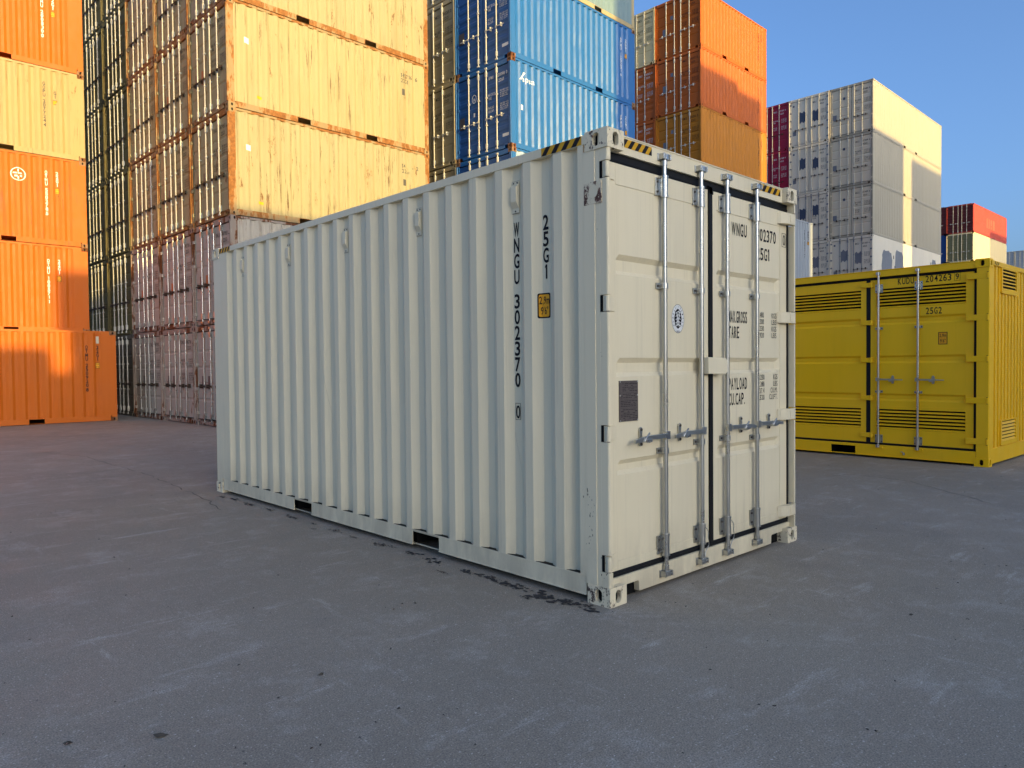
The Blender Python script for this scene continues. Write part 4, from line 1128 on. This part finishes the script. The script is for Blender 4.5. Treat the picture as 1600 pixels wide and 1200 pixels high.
for c_ in range(3):
    for l in range(6):
        if c_ == 0:
            bd, dm, sm, fr = (P['bluel'], P['blued'], P['bluel'], P['bluel'])
            if l == 5: bd, dm, sm, fr = P['greyg'], P['greyg'], P['greyg'], P['beige']
            if l == 2: sm = P['bluewh']
            lab = {5: 'grey green container on top of the blue block, cut by the frame', 4: 'blue container, upper of the two whole blue sides',
                   3: 'blue container with white sticker on its side, below another blue one', 2: 'pale blue sided container just above the cream roof line'}.get(l, f'blue container, {ORD[l]}, hidden behind the cream container')
            tx = ('b', ('APMU', '120198 0', '2261'), WHITEINK)
            cst = CASTR if l in (2, 3, 4) else fr
            st = white_marks if l == 3 else (side_vertical('APMU 120231', '6', '2261', WHITEINK, .757, .48, vent=False) if l == 4 else None)
            pq = [(1, 2.18, 1.15, .24, .34, PLATE), (0, .28, .42, .26, .09, WHITEINK)]
            br = BARW; dk = 'wave'
        else:
            bd = dm = sm = P['beige']; fr = P['beige']; cst = fr; tx = ('b2', ('MKCU', '240265 2', '22G1'), INK); st = None; pq = None; br = BARW; dk = 'five'
            lab = f'drab beige container, {ORD[l]} in the {("", "middle", "rear")[c_]} column beside the blue doors'
        r_ = yard(place(x0, y0, yw, 0, c_*cw, l*H8), yw, 6.058, H8, lab, G_BL, bd, fr, cst, br, dk, seed=l % 3 if c_ == 0 else 0, texts=tx, door_m=dm, side_m=sm, side_text=st, plaques=pq)
        if c_ == 0 and l == 3:
            lf = [o for o in r_.children if o.name.startswith('door')][1]
            mb = MB(); ring(mb, (DX-.002, 1.62, 1.78), (0, -1, 0), (0, 0, 1), .10, .13, .075, .105); text(mb, 'a', (DX-.002, 1.62, 1.72), (0, -1, 0), (0, 0, 1), .12, .09, align='c'); quad(mb, (DX-.002, 1.62, 1.3), (0, -1, 0), (0, 0, 1), .07, .12); mb.obj('emblem', WHITEINK, lf)

# --- orange block in the middle
G_OM = 'containers of the orange block behind the cream doors'
x0, y0, yw, cw = 25.219, 15.205, R(.703), 2.443
for c_ in range(3):
    for l in range(7):
        if c_ == 0:
            bd, cn = [(P['ochre'], 'ochre'), (P['org'], 'orange'), (P['orgd'], 'burnt orange'), (P['org'], 'orange'), (P['ochre'], 'ochre'), (P['orgd'], 'reddish orange'), (P['org'], 'bright orange')][l]
        else: bd, cn = (P['cream2'], 'khaki cream') if (l == 6) else (P['orgd'], 'worn orange')
        k = 6-l
        lab = f'{cn} container, {TOP[k]} in the {("corner", "second", "rear")[c_]} column of the middle orange block'
        pq = [(1, 1.92, 1.22, .24, .30, P['reefg']), (1, 1.55, 1.78, .14, .16, P['reefg'])] if c_ == 0 else None
        st = side_vertical('CAIU 204410', '5', '22G1', plain('brown ink', (.07, .02, .02), .6), .757, .48, vent=False, sticker=False) if c_ == 0 and l > 3 else None
        yard(place(x0, y0, yw, 0, c_*cw, l*H8), yw, 6.058, H8, lab, G_OM, bd, None, None, BARW, 'five' if (c_ == 0 or l == 6) else 'wave', seed=l % 2, lod=1,
             texts=('o', ('EMCU', '240312 0', '22G1'), (INK if c_ == 0 or l == 6 else WHITEINK)), plaques=pq, side_text=st, castpart=(c_ < 2))
# --- white / grey high block
G_WH = 'containers of the pale grey block'
x0, y0, yw, cw = 39.76, 13.337, R(.665), 2.455
for c_ in range(4):
    for l in range(6):
        k = 5-l; flat = False; dk = 'five'; hin = None; pq = None; sm = None; tx = ('w', ('MSCU', '517489 4', '45G1'), INK)
        dmm = None
        if c_ == 0 and l >= 3: bd, cn = P['hc'], 'light grey'; dmm = P['hcd']; pq = [(1, 2.15, 1.2, .22, .3, P['reefg']), (1, 1.62, 2.2, .12, .14, P['reefb'])]
        elif c_ <= 1:
            bd, cn = P['reef'], 'white refrigerated'; flat = (c_ == 0); dk = 'flat'; hin = P['reefg']; pm = P['reefb'] if (c_ == 1 and l != 2) else P['reefg']
            pq = [(1, 1.60, 1.85-.12*(l % 2), .38, .62, pm), (0, .82, 1.85-.1*(l % 3), .34, .60, pm), (1, 2.1, .85, .2, .24, P['reefg']), (1, 2.15, 2.5, .1, .1, P['reefb'])]
        else: bd, cn = P['maroon'], 'maroon'; tx = ('w', ('MSCU', '517489 4', '45G1'), WHITEINK)
        lab = f'{cn} container, {TOP[k]} in the {("corner", "second", "third", "rear")[c_]} column of the pale grey block'
        r_ = yard(place(x0, y0, yw, 0, c_*cw, l*2.896), yw, 12.192, 2.896, lab, G_WH, bd, None, None, BARW if (l > 3 or cn != 'white refrigerated') else P['reefg'], dk, seed=0, lod=1, texts=tx, plaques=pq, hinge=hin, door_m=dmm, flat=flat, castpart=(c_ < 3), handle_m=DKBAR)
        if c_ == 0 and l == 2:
            mb = MB()
            def patch(cx, cz, rw, rh, mi, seed_):
                rn = random.Random(seed_); n = 22
                mb.add([(cx+rw*math.copysign(abs(math.cos(6.283*i/n))**.6, math.cos(6.283*i/n))*rn.uniform(.9, 1.05), .0005-.0006*mi, cz+rh*math.copysign(abs(math.sin(6.283*i/n))**.6, math.sin(6.283*i/n))*rn.uniform(.9, 1.05)) for i in range(n)], [list(range(n))], mi)
            patch(2.2, 1.25, .85, 1.0, 0, 1); patch(4.2, 1.35, .75, 1.05, 0, 2); patch(8.1, 1.0, .55, .8, 0, 4); patch(10.7, 1.5, .5, 1.0, 0, 5)
            for (a, b) in ((3.2, 1.8), (3.4, 1.2), (10.0, 2.0), (10.9, 1.8)): mb.box(a, a+.12, -.0022, -.0012, b, b+.2, 1)
            sp = [o for o in r_.children if o.name.startswith('side_panel')][0]
            mb.obj('repaint_patch', [P['reefg'], INKG], sp)
# --- red block
G_RD = 'containers of the small red block'
x0, y0, yw, cw = 81.028, 19.094, R(-.425), 2.466
for c_ in range(2):
    for l in range(6):
        k = 5-l
        bd, dm, cn = [(P['olive'], P['olive'], 'olive'), (P['redd'], P['redd'], 'dark red'), (P['olive'], P['olive'], 'olive'), (P['redd'], P['redd'], 'dark red'), (P['olive'], P['olive'], 'olive'), (P['red'], P['redd'], 'coral red')][l]
        if c_ == 0 and l == 4: bd = P['cream2']
        if c_ == 1: bd = dm = P['bluec'] if l != 5 else P['redd']; cn = 'royal blue' if l != 5 else 'dark red'
        st = None
        if c_ == 0 and l == 5:
            def st(sp, L, H):
                prof = side_prof(L); pl = lambda u, d, z: (u, .004+d, z); mb = MB()
                for i, u in enumerate((4.55, 5.35, 6.1, 6.5, 6.9, 7.3)):
                    wd = .28 if i < 2 else .2; q = [(u, .95), (u+wd, .95), (u+wd, 1.95), (u, 1.95)]
                    v2, f2 = conform(q, [(0, 1, 2, 3)], prof, pl, .004); mb.add(v2, f2)
                mb.obj('lettering', paint('brown patch', (.30, .12, .06), .6), sp)
        yard(place(x0, y0, yw, 0, c_*cw, l*2.896), yw, 12.192, 2.896, f'{cn} container, {TOP[k]} in the {("right", "left")[c_]} column of the far red block', G_RD, bd, None, None, BARW, 'wave' if cn.endswith('red') else 'five', lod=1, door_m=dm, side_text=st, castpart=False)
# --- far white row and the grey one behind the yellow container
G_FW = 'far white containers at the right edge'
for c_ in range(5):
    for l in range(6):
        yard((122.7+.02*c_, 27.2-2.5*(c_+1), l*2.896), 0, 12.192, 2.896, f'white container in the farthest row, {TOP[5-l]}, {("first", "second", "third", "fourth", "fifth")[c_]} from the red block', G_FW, P['whitec'], None, None, BARW, 'five', lod=2, castpart=False)
for l in range(3):
    yard((30.85-6.058, 12.75, l*H8+.001), 0, 6.058, H8 if l < 2 else 2.896, ('grey container at ground level, hidden behind the yellow one', 'middle grey container hidden behind the yellow one', 'grey container peeking between cream doors and pale grey block with sunlit corner post')[l],
         'grey containers behind the yellow one', paint('cool grey paint', (.36, .38, .39), .5, .02, .2, .1), ends=False,
         side_text=side_vertical('TRLU 302214', '7', '45G1', INKG, .757, .42, vent=False) if l == 2 else None)

# --- unseen stacks added behind the photographer to throw the shade over the yard
G_SH = 'unseen containers stacked behind the photographer for shade'
cyc = [P['org'], P['hc'], P['bluel'], P['beige'], P['redd'], P['reef']]
SH = [  # (x0, ynorth, L, turned, levels, height)
    (-.41, -37.0, 12.192, 0, 4, 2.896), (11.90, -37.0, 6.058, 1, 4, 2.896),
    (14.50, -34.2, 12.192, 0, 8, H8), (16.61, -37.0, 12.192, 0, 8, H8),
    (30.65, -36.9, 12.192, 0, 8, H8), (44.2, -41.8, 12.192, 0, 8, H8),
    (85.2, -26.7, 12.192, 0, 8, H8),
    (-6.88, -34.2, 6.058, 0, 3, 2.896), (-4.0, -39.8, 6.058, 0, 3, 2.896)]
for q, (sx_, yn, L_, turned, lv, hh) in enumerate(SH):
    for l in range(lv):
        loc = (sx_, yn-W, l*hh) if not turned else (sx_+W, yn-L_, l*hh)
        root = empty('shipping_container', loc, R(90) if turned else 0, f'unseen shading container behind the photographer, {TOP[lv-1-l] if l < lv-1 else "topmost"} in the {("long middle", "short turned", "first tall", "second tall", "third tall", "fourth tall", "far right", "short left", "rear left")[q]} stack', 'container', G_SH)
        bd = cyc[(q*2+l) % 6]
        part('frame', cached(('fr', L_, hh), 'frame', lambda: b_frame(L_, hh)), [bd], root)
        part('side_panel', cached(('sd', L_, hh, 0, False), 'side_panel', lambda: b_side(L_, hh, 0)), [bd], root)
        part('rear_walls', cached(('rw', L_, hh), 'rear_walls', lambda: b_plainwalls(L_, hh)), [bd], root)
        part('roof', cached(('rf', L_, hh), 'roof', lambda: b_roof(L_, hh)), [bd], root)
